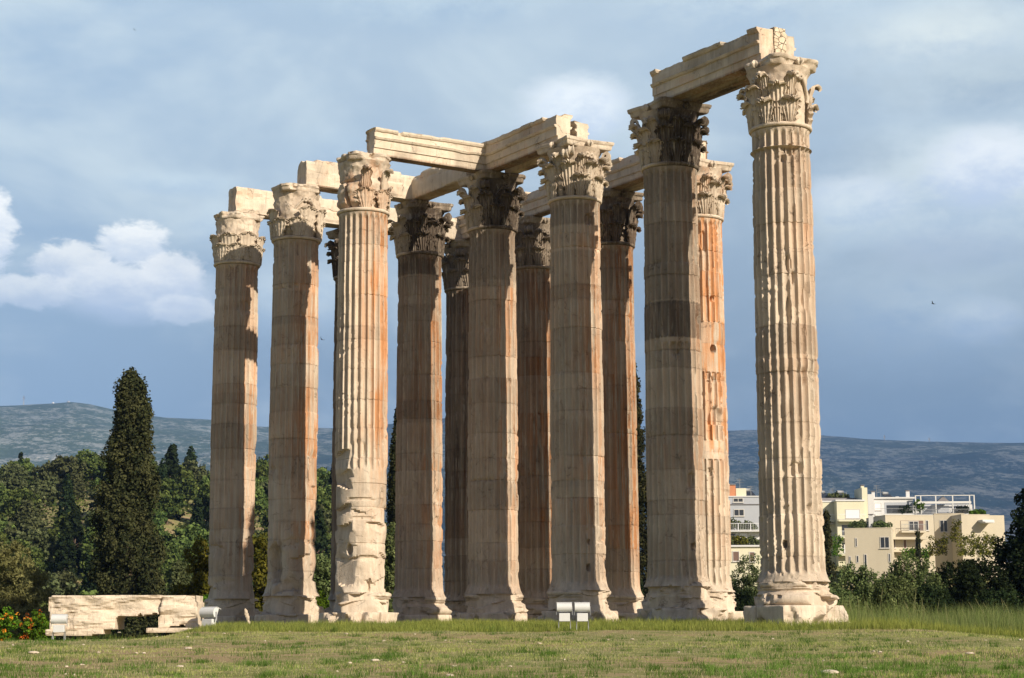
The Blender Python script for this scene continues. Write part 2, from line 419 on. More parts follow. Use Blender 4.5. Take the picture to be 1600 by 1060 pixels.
# ------------------------------------------------------------------ the columns
NFL = 24
COLS = {  # grid place, flute wear low / high, orange, dark, roughness of the foot, label
 'L': dict(g=(3,1), wear=(0.16,0.10), orange=0.26, dark=0.04, rot=0.008, seed=11, label='nearest and tallest looking column, at the far right end, crisp flutes lit by the sun'),
 'J': dict(g=(2,1), wear=(0.40,0.08), orange=0.34, dark=0.20, rot=0.008, seed=12, label='wide shaded column with dark banded drums, under the left end of the highest beam'),
 'H': dict(g=(1,1), wear=(0.46,0.10), orange=0.46, dark=0.12, rot=0.008, seed=13, label='shaded column behind the pair of floodlights, with an almost whole flat-topped leafy capital'),
 'F': dict(g=(0,1), wear=(0.44,0.12), orange=0.50, dark=0.16, rot=0.008, seed=14, label='shaded column in the middle carrying the corner where two tall beams meet'),
 'D': dict(g=(-1,1), wear=(0.46,0.16), orange=0.62, dark=0.22, rot=0.012, seed=15, label='shaded column with blackened capital just right of the broken sunlit column'),
 'M': dict(g=(-2,1), wear=(0.4,0.3), orange=0.35, dark=0.55, rot=0.01, seed=16, label='column almost hidden behind the broken sunlit column, dark curled leaves peeping out left'),
 'C': dict(g=(0,0), wear=(0.97,0.06), orange=0.75, dark=0.0, rot=0.05, seed=17, label='sunlit column with a broken half capital and a rough foot that has lost its flutes'),
 'B': dict(g=(-1,0), wear=(0.80,0.42), orange=0.46, dark=0.07, rot=0.022, seed=18, label='worn column second from the left, its capital half in sun and its flutes nearly gone'),
 'A': dict(g=(-2,0), wear=(0.80,0.34), orange=0.46, dark=0.07, rot=0.018, seed=19, label='worn column at the left end of the group, beside the fallen block'),
 'E': dict(g=(-2,2), wear=(0.35,0.2), orange=0.9, dark=0.58, rot=0.01, seed=20, label='thin looking dark brown column at the back, left of the middle column'),
 'G': dict(g=(-1,2), wear=(0.35,0.2), orange=1.0, dark=0.36, rot=0.01, seed=21, label='rusty brown stained column at the back, right of the middle column'),
 'I': dict(g=(0,2), wear=(0.35,0.25), orange=1.0, dark=0.30, rot=0.01, seed=22, label='brown stained back column with an orange lit edge, left of the gap with the cypress'),
 'K': dict(g=(1,2), wear=(0.12,0.10), orange=1.0, dark=0.0, rot=0.01, seed=23, label='sunlit orange stained back column with a niche, half hidden by the wide shaded column'),
}
def col_xy(k):
    i, j = COLS[k]['g']; return i*SP*U + j*SP*V
PSI_CAM = math.atan2(-V[1], -U[1])          # side facing the camera, in column coordinates
BANDED = {'J': [(8.55, 9.75, 0.16, 0.55), (0.8, 6.2, -0.02, 0.05), (9.8, 14.2, -0.05, 0.16)],
          'H': [(10.6, 12.4, -0.03, 0.08), (12.4, 13.3, 0.07, -0.12), (13.3, 14.3, -0.04, 0.12), (4.2, 6.5, 0.0, 0.08)],
          'A': [(6.2, 8.9, -0.04, 0.12), (10.6, 12.5, -0.02, 0.05), (12.9, 14.3, -0.03, 0.10)],
          'B': [(10.9, 12.2, -0.04, 0.12), (5.0, 6.6, -0.03, 0.08)],
          'D': [(7.5, 12.2, -0.05, 0.12), (13.4, 14.3, -0.08, 0.4)],
          'L': [(7.3, 8.2, -0.08, 0.2), (4.3, 5.6, 0.03, 0.0)],
          'E': [(2.0, 9.5, -0.02, 0.05)], 'F': [(12.3, 14.3, -0.05, 0.15)]}
# local breaks: (image-side offset -1..1 across the shaft, height, half width in angle, half height, depth)
DENTS = {'L': [(-0.38, 1.75, 0.10, 0.13, 0.22), (0.0, 10.0, 0.16, 0.28, 0.09), (0.12, 9.6, 0.10, 0.2, 0.08), (0.2, 13.45, 0.28, 0.2, 0.12), (-0.1, 13.2, 0.2, 0.12, 0.08), (0.62, 9.0, 0.2, 0.5, 0.06), (0.0, 3.9, 0.3, 0.22, 0.07), (0.5, 2.8, 0.1, 0.1, 0.08), (-0.05, 8.6, 0.1, 0.35, 0.07), (0.4, 6.6, 0.12, 0.3, 0.05)],
         'J': [(0.55, 1.9, 0.12, 0.14, 0.2), (0.48, 4.0, 0.2, 0.28, 0.1), (0.0, 8.2, 0.25, 0.22, 0.08), (-0.3, 0.55, 0.12, 0.16, 0.14), (0.1, 8.0, 0.14, 0.16, 0.06), (0.85, 9.2, 0.2, 0.12, 0.08)],
         'H': [(0.35, 1.45, 0.1, 0.13, 0.2), (0.35, 2.3, 0.08, 0.09, 0.12), (0.2, 0.55, 0.1, 0.14, 0.14), (0.55, 13.5, 0.22, 0.16, 0.12), (0.0, 5.2, 0.9, 0.03, 0.02)],
         'F': [(-0.4, 4.8, 0.9, 0.05, 0.05), (0.3, 4.4, 0.5, 0.5, 0.02), (-0.1, 3.1, 0.2, 0.1, 0.03)],
         'D': [(-0.1, 8.9, 0.12, 1.2, 0.05), (0.1, 6.6, 0.1, 0.9, 0.06), (0.1, 4.9, 0.16, 0.7, 0.05), (-0.6, 4.6, 0.4, 0.1, 0.05), (0.85, 4.6, 0.3, 0.3, 0.1), (0.85, 3.6, 0.3, 0.2, 0.08)],
         'B': [(-0.8, 12.3, 0.5, 0.08, 0.06), (0.1, 12.35, 0.3, 0.06, 0.05), (0.0, 9.6, 0.12, 0.35, 0.04), (0.4, 9.9, 0.2, 0.3, 0.03), (-0.65, 1.9, 0.38, 0.75, 0.16), (-0.2, 1.15, 0.4, 0.12, 0.05), (0.0, 2.6, 0.5, 0.18, 0.04), (0.9, 3.2, 0.3, 0.8, 0.06), (-0.8, 5.4, 0.3, 0.12, 0.06)],
         'A': [(-0.2, 1.35, 0.5, 0.1, 0.05), (-0.5, 3.2, 0.3, 0.2, 0.03), (0.5, 12.4, 0.3, 0.3, 0.07)],
         'C': [(-0.42, 2.15, 0.24, 0.22, 0.16), (0.3, 1.85, 0.7, 0.09, 0.09), (0.0, 3.9, 0.8, 0.06, 0.06), (0.2, 3.25, 0.6, 0.05, 0.05), (0.0, 5.7, 0.3, 0.4, 0.05), (0.45, 0.95, 0.08, 0.28, 0.12)],
         'K': [(0.45, 9.35, 0.17, 0.17, 0.26), (0.5, 6.95, 0.42, 0.33, 0.13), (0.2, 8.0, 0.16, 0.3, 0.08), (0.35, 8.25, 0.14, 0.14, 0.08), (0.5, 11.2, 0.14, 0.14, 0.14), (0.2, 4.9, 0.2, 0.15, 0.07), (0.1, 13.3, 0.12, 0.4, 0.08)],
         'I': [(0.7, 7.3, 0.2, 0.3, 0.07)], 'E': [(0.2, 8.4, 0.1, 0.2, 0.05)], 'G': [(0.8, 9.6, 0.15, 0.4, 0.08)], 'M': []}
SMOOTH_PATCH = {'K': [(0.35, 9.45, 0.62, 0.92), (0.4, 5.7, 0.55, 0.35)], 'L': [], 'J': [(0.0, 8.5, 0.6, 0.1)]}

def facet(r, T, Z, a, z0, hz, dist, tilt):
    """a flat break: stone beyond the plane is gone"""
    c = np.cos(T-a); lim = (dist+tilt*(Z-z0))/np.maximum(c, 0.25)
    ok = (np.abs(Z-z0) < hz)*(c > 0.3)
    return np.where(ok, np.minimum(r, lim), r)
def facets(r, T, Z, rs, n, z_lo, z_hi, d_lo, d_hi, a_mid=0.0, a_w=PI, h=(0.15, 0.55)):
    for i in range(n):
        r = facet(r, T, Z+0.10*np.sin(T*3+i), a_mid+rs.uniform(-a_w, a_w), rs.uniform(z_lo, z_hi), rs.uniform(*h), rs.uniform(d_lo, d_hi), rs.uniform(-0.28, 0.28))
    return r

def shaft_mesh(k):
    c = COLS[k]; sd = c['seed']; rs = np.random.default_rng(sd)
    fr = np.array([0.0, 0.06, 0.12, 0.2, 0.3, 0.42, 0.54, 0.66, 0.78, 0.88, 0.94])
    th = (np.arange(NFL)[:, None] + fr[None, :]).ravel()*(2*PI/NFL)
    fine = 1 if k in 'LCJK' else 0
    zs = np.arange(0.68, ZN-0.04, 0.05 if fine else 0.075)
    # drum joints
    n_dr = 14; joints = np.sort(np.linspace(0.68, ZN, n_dr+1)[1:-1] + rs.uniform(-0.34, 0.34, n_dr-1))
    zs = np.sort(np.concatenate([zs] + [[j-0.018, j, j+0.018] for j in joints]))
    T, Z = np.meshgrid(th, zs)
    r0 = np.interp(Z, [0.68, 0.80, 1.0, 1.3, 6, 10, ZN-0.15, ZN-0.04], [1.07, 1.0, 0.955, 0.945, 0.935, 0.91, 0.875, 0.90])
    drum = np.searchsorted(joints, Z)
    jit = rs.uniform(-0.012, 0.012, n_dr)[drum]; rad = rs.uniform(-0.012, 0.012, n_dr)[drum]
    ph = (T/(2*PI)*NFL + jit*3) % 1.0
    w = 0.17
    u = np.clip((ph-w/2)/(1-w), 0, 1)
    prof = np.where((ph > w/2) & (ph < 1-w/2), np.sqrt(np.clip(1-(2*u-1)**2, 0, 1)), 0)
    # flutes start and end in a rounded scoop
    def endcap(zz, e):
        h = 0.12*np.sqrt(np.clip(1-(2*u-1)**2, 0, 1))
        return sstep(e*(Z-zz), -0.02-h*0, 0.10)
    top = np.clip((ZN-0.14-Z)/0.13 - (1-prof)*0.7, 0, 1); bot = np.clip((Z-0.86)/0.13 - (1-prof)*0.7, 0, 1)
    D = (0.125 if k in 'LCK' else 0.105)*top*bot
    cx, cy = np.cos(T)*r0, np.sin(T)*r0
    n_lo = fbm(cx*0.8+sd, cy*0.8, Z*0.35, sd, 4)
    wear = np.interp(Z, [0, 3.8, 6.5, 14], [c['wear'][0], c['wear'][0]*0.95, c['wear'][1], c['wear'][1]])
    if k == 'C': wear = np.interp(Z, [0, 4.3, 4.8, 5.6, 14], [1.0, 1.0, 0.85, 0.12, 0.06])
    patch = sstep(n_lo + (wear-0.5)*0.9 + rs.uniform(-0.06, 0.06, n_dr)[drum], 0.44, 0.66)
    ww = np.clip(patch*0.75 + wear*0.35, 0, 1)
    for (a, z0, wa, hz) in SMOOTH_PATCH.get(k, []):
        ps = PSI_CAM + math.asin(a); da = np.abs((T-ps+PI) % (2*PI)-PI)
        ww = np.maximum(ww, (da < wa)*(np.abs(Z-z0) < hz)*0.96)
    # broken arrises
    fid = np.floor(T/(2*PI)*NFL + jit*3 + 0.5)
    ar = vnoise(fid*7.3, Z*2.6, 0.5, sd+5)*0.42 + vnoise(fid*5.1, Z*9.0, 3.5, sd+6)*0.33 + vnoise(fid*3.1, Z*19.0, 3.5, sd+6)*0.25
    amt = {'L': 0.62, 'C': 0.40, 'K': 0.5}.get(k, 0.5)
    chip = (0.020+0.05*vnoise(fid*2.3, Z*1.7, 8.5, sd+40))*sstep(ar, 0.70-amt*0.30, 0.76-amt*0.28)*(1-ww)*(prof < 0.5)*(0.25+0.75*sstep(vnoise(cx*1.7, cy*1.7, Z*0.55, sd+41), 0.40, 0.58))
    r = r0 + rad - D*prof*(1-ww) - D*0.42*ww - chip
    r += 0.030*ww*(fbm(cx*1.6, cy*1.6, Z*1.2, sd+2, 4)-0.5)*2
    # foot decay
    foot = sstep(Z, 5.0 if k == 'C' else 3.4, 0.8)
    led = fbm(cx*0.8, cy*1.0, Z*2.6, sd+8, 4)
    r += c['rot']*foot*((led-0.5)*3.4)
    if k == 'C':
        st = np.abs(((Z*1.25 + 0.8*fbm(cx, cy, Z*0.6, sd+9, 3)) % 1.0)-0.5)*2
        r += 0.05*foot*(st-0.5) - 0.03*foot
    if k == 'C':
        r = facets(r, T, Z, rs, 46, 0.7, 4.6, 0.80, 0.90)
        r = facets(r, T, Z, rs, 8, 0.7, 5.2, 0.66, 0.78, PSI_CAM-0.85, 0.25)
    elif k in 'AB':
        r = facets(r, T, Z, rs, 26, 0.7, 3.6, 0.85, 0.92)
        r = facets(r, T, Z, rs, 10, 0.7, 7.0, 0.84, 0.90, PSI_CAM+1.4, 0.4)
        if k == 'B': r = facets(r, T, Z, rs, 5, 1.4, 2.6, 0.70, 0.80, PSI_CAM-0.85, 0.25)
    elif k in 'LJHFDK':
        r = facets(r, T, Z, rs, 12, 0.8, 5.5, 0.87, 0.93, PSI_CAM+1.2, 0.8, (0.08, 0.3))
    r += 0.006*(fbm(cx*5, cy*5, Z*5, sd+3, 3)-0.5)
    # joints with spalled lips
    for j in joints:
        dj = np.abs(Z-j); r -= 0.016*(dj < 0.006)*(0.3+vnoise(cx*1.5, cy*1.5, j*3, sd+14))
        ln = vnoise(cx*3, cy*3, j*5.0, sd+4)
        r -= 0.035*sstep(ln, 0.62, 0.8)*sstep(dj, 0.16, 0.02)
    dk = np.zeros_like(r)
    nd = fbm(cx*2.5, cy*2.5, Z*2.5, sd+13, 3)-0.5
    for (a, z0, wa, hz, dp) in DENTS[k]:
        ps = PSI_CAM + math.asin(max(-1, min(1, a))); da = ((T-ps+PI) % (2*PI)-PI)
        if k == 'K' and z0 == 6.95:      # the half-round niche: domed top, flat floor
            q = np.where(Z > z0-hz, np.sqrt((da/wa)**2 + ((Z-(z0-hz))/(2*hz))**2), 9)
            f_ = sstep(q, 1.05, 0.85)
        else:
            q = np.sqrt((da/wa)**2 + ((Z-z0)/hz)**2) + nd*0.9
            f_ = sstep(q, 1.0, 0.8)
        r = r - dp*f_
        if dp > 0.15: dk += f_*0.25
    # second ring below the neck on the near column
    if k == 'L':
        b_ = np.exp(-((Z-(ZN-0.68))/0.035)**2); r = np.maximum(r, (0.925*(b_ > 0.35))*(vnoise(T*3, 0, 0, 9) > 0.12))
    # patina, plus flute shading painted into the tone
    tone = rs.uniform(-0.12, 0.10, n_dr)[drum] + 0.06*(fbm(cx*2, cy*2, Z*0.6, sd+7, 3)-0.5)*2
    tone = np.where(prof > 0.3, tone-0.075*(1-0.7*ww)*prof, tone+0.05*(1-0.7*ww)) + 0.05*(vnoise(fid*4.1, Z*0.4, 7.7, sd+30)-0.5)  # grooves darker, arrises paler: shade between the flutes put into the colour
    dj_ = np.min(np.abs(Z[:, :1]-joints[None, :]), axis=1)[:, None]; tone = tone-0.13*(dj_ < 0.02)*sstep(vnoise(cx*1.4, cy*1.4, Z*2.1, sd+15), 0.35, 0.7)
    ps = (T-(PSI_CAM+PI/2)+PI) % (2*PI)-PI
    side = 0.40+0.85*sstep(np.cos(ps), -0.3, 0.8)
    fl = vnoise(fid*3.7, Z*0.33, 0.5, sd+20); fl2 = vnoise(np.round(T/(2*PI)*NFL*1.0)*2.9, Z*0.6, 9.5, sd+21)
    dr_o = rs.uniform(0.5, 1.25, n_dr)[drum]
    og = c['orange']*side*sstep(fl*0.6+fl2*0.4, 0.22, 0.62)*dr_o*1.5
    if k in 'CLK': og *= np.interp(Z, [0, 4.5, 6.5, 14], [0.15, 0.35, 1, 1.0])
    if k == 'C': og *= 0.2+0.8*sstep(np.sin(T-PSI_CAM), -0.25, 0.15)
    og *= np.interp(Z, [0, 2.0, 3.5], [0.12, 0.5, 1])
    lo = np.interp(Z, [0, 3, 6], [0.55, 0.8, 1.0])
    dark = c['dark']*lo*(0.55+0.9*vnoise(fid*1.9, Z*0.28, 2.5, sd+22)) + dk
    dark += 0.10*(k not in 'LCK')*sstep(fbm(cx*6, cy*6, Z*0.35, sd+31, 4), 0.5, 0.68)
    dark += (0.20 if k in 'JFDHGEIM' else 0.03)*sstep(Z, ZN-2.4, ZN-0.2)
    for (z0, z1, tn, dd) in BANDED.get(k, []):
        mk = (Z > z0)*(Z < z1); tone += tn*mk; dark += dd*mk
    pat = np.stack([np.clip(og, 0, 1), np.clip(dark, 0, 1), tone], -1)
    return polar_mesh('shaft', r, th, zs, MARBLE, {'patina_shade': pat})

def base_mesh(k):
    c = COLS[k]; sd = c['seed']+100
    th = np.linspace(0, 2*PI, 180, endpoint=False)
    pz = []; pr = []
    def arc(zc, rc, rad, a0, a1, n):
        for t in np.linspace(a0, a1, n): pz.append(zc+rad*math.sin(t)); pr.append(rc+rad*math.cos(t))
    pz += [0.0]; pr += [1.2]
    arc(0.155, 1.165, 0.15, -PI/2+0.1, PI/2, 12)       # lower torus
    pz += [0.325]; pr += [1.13]
    for t in np.linspace(0, 1, 8): pz.append(0.335+0.15*t); pr.append(1.12-0.085*math.sin(PI*t)-0.03*t)   # scotia
    pz += [0.505]; pr += [1.09]
    arc(0.60, 1.03, 0.085, -PI/2+0.1, PI/2, 9)         # upper torus
    pz += [0.70]; pr += [1.02]
    zs = np.array(pz); rs_ = np.array(pr); o = np.argsort(zs, kind='stable'); zs = zs[o]; rs_ = rs_[o]
    T, Z = np.meshgrid(th, zs); r = np.repeat(rs_[:, None], len(th), 1)
    cx, cy = np.cos(T)*r, np.sin(T)*r
    decay = {'C': 1.0, 'B': 0.85, 'A': 0.8, 'L': 0.35, 'K': 0.6, 'H': 0.6}.get(k, 0.45)
    n = fbm(cx*1.3, cy*1.3, Z*1.5, sd, 4); n2 = fbm(cx*4, cy*4, Z*4, sd+1, 3)
    sm = np.interp(Z, [0, 0.15, 0.7], [1.24, 1.20, 1.04])
    brk = sstep(n, 0.62-0.22*decay, 0.72-0.15*decay)
    r = r*(1-brk) + (sm-0.12-0.10*n2)*brk
    r += 0.03*(n2-0.5)
    rs2 = np.random.default_rng(sd)
    r = facets(r, T, Z, rs2, int(6+30*decay), 0.0, 0.7, 0.98-0.10*decay, 1.16, 0, PI, (0.1, 0.35))
    if k == 'C':
        r += 0.10*(fbm(cx*1.2, cy*1.2, Z*1.2+5, sd+3, 3)-0.5)
        r -= 0.30*sstep(np.cos(T-(PSI_CAM-1.25)), 0.75, 1.0)*sstep(Z, 0.7, 0.2)
    tone = 0.06*(fbm(cx, cy, Z, sd+5, 3)-0.5)*2 + 0.02
    pat = np.stack([np.zeros_like(r)+0.03, np.clip(0.25*(n2-0.5)+c['dark']*0.25+0.03*brk, 0, 1), tone], -1)
    return polar_mesh('base_mouldings', r, th, zs, MARBLE, {'patina_shade': pat})

def plinth_mesh(k):
    sd = COLS[k]['seed']+200
    th = np.linspace(0, 2*PI, 160, endpoint=False); zs = np.array([-0.75, -0.6, -0.5, -0.42, -0.34, -0.26, -0.18, -0.11, -0.05, -0.015, 0.0])
    T, Z = np.meshgrid(th, zs)
    q = 1.30/np.maximum(np.abs(np.cos(T)), np.abs(np.sin(T)))
    for ki, a in enumerate((PI/4, 3*PI/4, 5*PI/4, 7*PI/4)):
        rc = 1.58+0.16*hash3(np.array([ki]), np.array([1]), np.array([1]), sd)[0]
        cc = np.cos(T-a); q = np.where(cc > 0.3, np.minimum(q, rc/np.maximum(cc, 0.3)), q)
    cx, cy = np.cos(T)*q, np.sin(T)*q
    n = fbm(cx*1.5, cy*1.5, Z*1.5, sd, 4); n2 = fbm(cx*5, cy*5, Z*5, sd+1, 3)
    am = 0.30 if k in 'LJ' else 0.42
    r = q - am*sstep(n, 0.5, 0.75) - 0.04*n2
    r = facets(r, T, Z, np.random.default_rng(sd), 14 if k in 'LJ' else 22, -0.35, 0.0, 1.22, 1.50, 0, PI, (0.15, 0.4))
    # joints between the two plinth stones
    for a in (0.12, PI+0.2, PI/2+0.3, -PI/2-0.15):
        da = np.abs((T-a+PI) % (2*PI)-PI); r -= 0.08*(da < 0.022)
    r[-1] -= 0.04; r[-2] -= 0.015
    tone = 0.05+0.08*(n2-0.5)
    pat = np.stack([np.zeros_like(r), np.clip(0.5*(n-0.45)+0.15*COLS[k]['dark'], 0, 0.5), tone], -1)
    return polar_mesh('plinth', r, th, zs, MARBLE, {'patina_shade': pat})

# ---- capital pieces, heights counted from the neck ring
HB = 1.82
def bell_r(z): return np.interp(z, [0, 0.1, 0.6, 1.2, 1.6, HB], [0.82, 0.74, 0.74, 0.78, 0.86, 0.98])
def leaf_r(z): return np.interp(z, [0, 0.3, 0.8, 1.2, 1.5], [0.875, 0.90, 0.95, 1.02, 1.10])
def leaf_arrays(h, wid, curl, seed, relief=1.0, r_off=0.03):
    rs = np.random.default_rng(seed)
    nt, ns = 26, 27
    t = np.linspace(0, 1, nt); s = np.linspace(-1, 1, ns)
    tb = 0.70
    rr = []; zz = []
    for x in t:
        if x < tb:
            y = x/tb; z = h*0.84*y; rr.append(float(leaf_r(z))+r_off); zz.append(z)
        else:
            be = (x-tb)/(1-tb)*curl; rho = 0.115*h**0.5
            r1 = float(leaf_r(h*0.84))+r_off
            rr.append(r1+rho*(1-math.cos(be))); zz.append(h*0.84+rho*math.sin(be))
    rr = np.array(rr)[:, None]; zz = np.array(zz)[:, None]
    W = wid*np.interp(t, [0, 0.25, 0.5, 0.72, 0.9, 1], [0.50, 0.78, 1.08, 1.12, 0.85, 0.34])[:, None]
    lob = 1-0.34*np.abs(((t*5.0+0.15) % 1.0)-0.5)[:, None]*2*np.ones((1, 1))
    lob[0] = 0.9
    S = s[None, :]; ed = np.abs(S); ang = S*W*(1-(1-lob)*ed**3)/rr
    r = rr + relief*(0.07*(1-ed**1.1) - 0.01 + 0.042*np.cos(ed*PI*6.0)*(0.5+ed*0.5) + 0.05*ed*(1-2*np.abs(((t*5.0+0.15) % 1.0)-0.5))[:, None]*1.2*np.sin(np.clip(t*1.15, 0, 1)*PI)[:, None] - 0.02)
    r = r + 0.05*ed**2*sstep(t, 0.55, 0.9)[:, None]*relief
    Z = zz + 0.03*np.cos(ed*PI*3.2)*relief*t[:, None] - 0.06*ed**2*sstep(t, 0.6, 1.0)[:, None] + rs.uniform(-0.004, 0.004, (nt, ns))
    fr_ = np.stack([r*np.cos(ang), r*np.sin(ang), Z], -1)
    rb = r - 0.045; bk = np.stack([rb*np.cos(ang*0.96), rb*np.sin(ang*0.96), Z-0.035*sstep(t, 0.6, 1)[:, None]], -1)
    P = np.vstack([fr_.reshape(-1, 3), bk.reshape(-1, 3)])
    q = grid_quads(ns, nt); n0 = nt*ns; qb = q[:, ::-1]+n0
    side = []
    for i in range(nt-1):
        a, b = i*ns, (i+1)*ns; side += [(b, a, a+n0, b+n0)]
        a, b = i*ns+ns-1, (i+1)*ns+ns-1; side += [(a, b, b+n0, a+n0)]
    for j in range(ns-1):
        side += [(j, j+1, j+1+n0, j+n0)]; a = (nt-1)*ns+j; side += [(a+1, a, a+n0, a+1+n0)]
    return P, np.vstack([q, qb, np.array(side)])
def ribbon_arrays(path, width, thick):
    """path in the (r,z) plane swept sideways: a flat scrolling band with a raised rim"""
    path = np.asarray(path); n = len(path); t = np.gradient(path, axis=0); t /= np.linalg.norm(t, axis=1)[:, None]
    nr = np.stack([-t[:, 1], t[:, 0]], -1)
    width = np.broadcast_to(width, (n,)); sec = [(-1, 0), (-1, 1), (-0.6, 1), (-0.45, 0.55), (0.45, 0.55), (0.6, 1), (1, 1), (1, 0)]
    V_ = np.zeros((n, len(sec), 3))
    for k, (a, b) in enumerate(sec):
        V_[:, k, 0] = path[:, 0]+nr[:, 0]*thick*b; V_[:, k, 2] = path[:, 1]+nr[:, 1]*thick*b; V_[:, k, 1] = a*width/2
    m_ = len(sec); P = V_.reshape(-1, 3); q = grid_quads(m_, n, True)
    e = []
    for b0 in (0, (n-1)*m_):
        for k in range(1, m_-1, 2):
            if k+2 <= m_-1: pass
        e += [(b0+0, b0+1, b0+6, b0+7), (b0+1, b0+2, b0+5, b0+6)]
    return P, np.vstack([q, np.array(e)])
def volute_mesh(sd):
    rs = np.random.default_rng(sd)
    pts = []
    for t in np.linspace(0, 1, 12):
        pts.append((0.90+0.28*t**2.2, 0.78+0.84*t**0.9))
    cxr, cz = 1.15, 1.52; 
    for a in np.linspace(0.0, 1.45, 22):
        ang = PI*0.5 - a*2*PI*0.95; rho = 0.105*(1-0.5*a)
        pts.append((cxr+rho*math.cos(ang), cz+rho*math.sin(ang)))
    w = np.concatenate([np.linspace(0.10, 0.19, 12), np.linspace(0.19, 0.20, 22)])
    P, q = ribbon_arrays(pts, w, 0.075)
    return mesh_np('volute', P, q, None, MARBLE, False)
def helix_mesh(sgn):
    """small spiral rising from between the leaves and curling in towards the middle of a face"""
    pts = []
    for t in np.linspace(0, 1, 10): pts.append((0.42*(1-t**1.5)+0.17, 0.85+0.62*t))
    for a in np.linspace(0, 1.3, 14):
        ang = -0.1+a*2*PI*0.9; rho = 0.085*(1-0.5*a); pts.append((0.085+rho*math.cos(ang), 1.50+rho*math.sin(ang)))
    P3 = []
    for (sx, z) in pts:
        rr = float(bell_r(z))+0.08; a = sgn*sx/rr; P3.append((rr*math.cos(a), rr*math.sin(a), z))
    v, q, t = tube_arrays(P3, 0.05, 6); return mesh_np('helix', v, q, t, MARBLE, True)
LEAF_LO = [mesh_np('acanthus_leaf', *leaf_arrays(0.80, 0.33, 2.7, s, 1.0, 0.045), None, MARBLE, True, None, 40) for s in (1, 2)]
LEAF_HI = [mesh_np('acanthus_leaf', *leaf_arrays(1.30, 0.34, 2.4, s, r_off=0.03), None, MARBLE, True, None, 40) for s in (3, 4)]
LEAF_TOP = [mesh_np('stalk_leaf', *leaf_arrays(1.58, 0.20, 2.6, s, 0.8, 0.0), None, MARBLE, True, None, 40) for s in (9, 10)]
LEAF_LO_W = [mesh_np('worn_leaf', *leaf_arrays(0.74, 0.40, 1.5, s, 0.7), None, MARBLE, True) for s in (5, 6)]
LEAF_HI_W = [mesh_np('worn_leaf', *leaf_arrays(1.22, 0.40, 1.4, s, 0.7, 0.01), None, MARBLE, True) for s in (7, 8)]
VOLUTE = volute_mesh(1)
HELIX = [helix_mesh(1), helix_mesh(-1)]
def fleuron_mesh():
    th = np.linspace(0, 2*PI, 24, endpoint=False); zs = np.linspace(-0.13, 0.13, 9)
    T, Z = np.meshgrid(th, zs); r = 0.8*np.sqrt(np.clip(0.0175-Z**2, 1e-5, 1))*(1+0.30*np.cos(5*T)+0.15*np.cos(40*Z))
    return polar_mesh('fleuron', r, th, zs, MARBLE)
FLEURON = fleuron_mesh()

CAPS = {  # reach of the four abacus corners (45,135,225,315 deg in column axes), worn, soot side
 'L': ([1.22, 1.4, 1.05, 1.24], 0.2, 0.0), 'J': ([1.44, 1.4, 1.40, 1.38], 0.0, 0.95), 'H': ([1.46, 1.4, 1.44, 1.46], 0.0, 0.05),
 'F': ([1.30, 1.4, 1.40, 1.42], 0.0, 0.92), 'D': ([1.40, 1.3, 1.00, 1.20], 0.25, 0.98), 'M': ([1.2, 1.2, 1.36, 1.3], 0.1, 0.8),
 'C': ([0.98, 1.1, 0.98, 1.12], 0.9, 0.0), 'B': ([1.10, 1.1, 0.92, 1.15], 0.8, 0.0), 'A': ([1.10, 1.0, 0.93, 1.05], 0.8, 0.0),
 'E': ([1.3, 1.3, 1.3, 1.3], 0.1, 0.85), 'G': ([1.3, 1.3, 1.3, 1.3], 0.1, 0.85), 'I': ([1.40, 1.3, 1.0, 1.2], 0.2, 0.85), 'K': ([1.44, 1.3, 1.2, 1.2], 0.1, 0.0)}
CORN = [PI/4, 3*PI/4, 5*PI/4, 7*PI/4]
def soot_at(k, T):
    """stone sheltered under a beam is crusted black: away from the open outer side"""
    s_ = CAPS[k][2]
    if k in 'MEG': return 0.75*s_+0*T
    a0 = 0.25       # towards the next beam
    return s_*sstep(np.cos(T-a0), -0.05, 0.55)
def abacus_mesh(k):
    sd = COLS[k]['seed']+300; reach, worn, soot = CAPS[k]
    th = np.linspace(0, 2*PI, 144, endpoint=False); zs = np.array([0, 0.02, 0.07, 0.13, 0.16, 0.18, 0.24, 0.28, 0.29]); pf = np.array([0.90, 0.92, 0.935, 0.945, 0.955, 0.985, 1.0, 1.0, 0.99])
    T, Z = np.meshgrid(th, zs)
    ps = (T+PI/4) % (PI/2)-PI/4
    q = 1.04/np.cos(ps) - 0.115*np.cos(2*ps)
    for a, rc in zip(CORN, reach):
        cc = np.cos(T-a); q = np.where(cc > 0.6, np.minimum(q, (rc-0.03*0)/np.maximum(cc, 0.6)), q)
    cx, cy = np.cos(T)*q, np.sin(T)*q
    n = fbm(cx*1.6, cy*1.6, Z*3, sd, 4); n2 = fbm(cx*6, cy*6, Z*8, sd+1, 3)
    r = q*np.interp(Z, zs, pf) - (0.06+0.30*worn)*sstep(n, 0.5, 0.75) - 0.035*n2
    dz = 0.05*worn*(n-0.5)*2*(Z > 0.15)
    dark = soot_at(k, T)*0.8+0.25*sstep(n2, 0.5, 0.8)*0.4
    pat = np.stack([np.zeros_like(r), dark, 0.03*(n2-0.5)+0*r], -1)
    return polar_mesh('abacus', r, th, zs+HB, MARBLE, {'patina_shade': pat}, dz=dz)
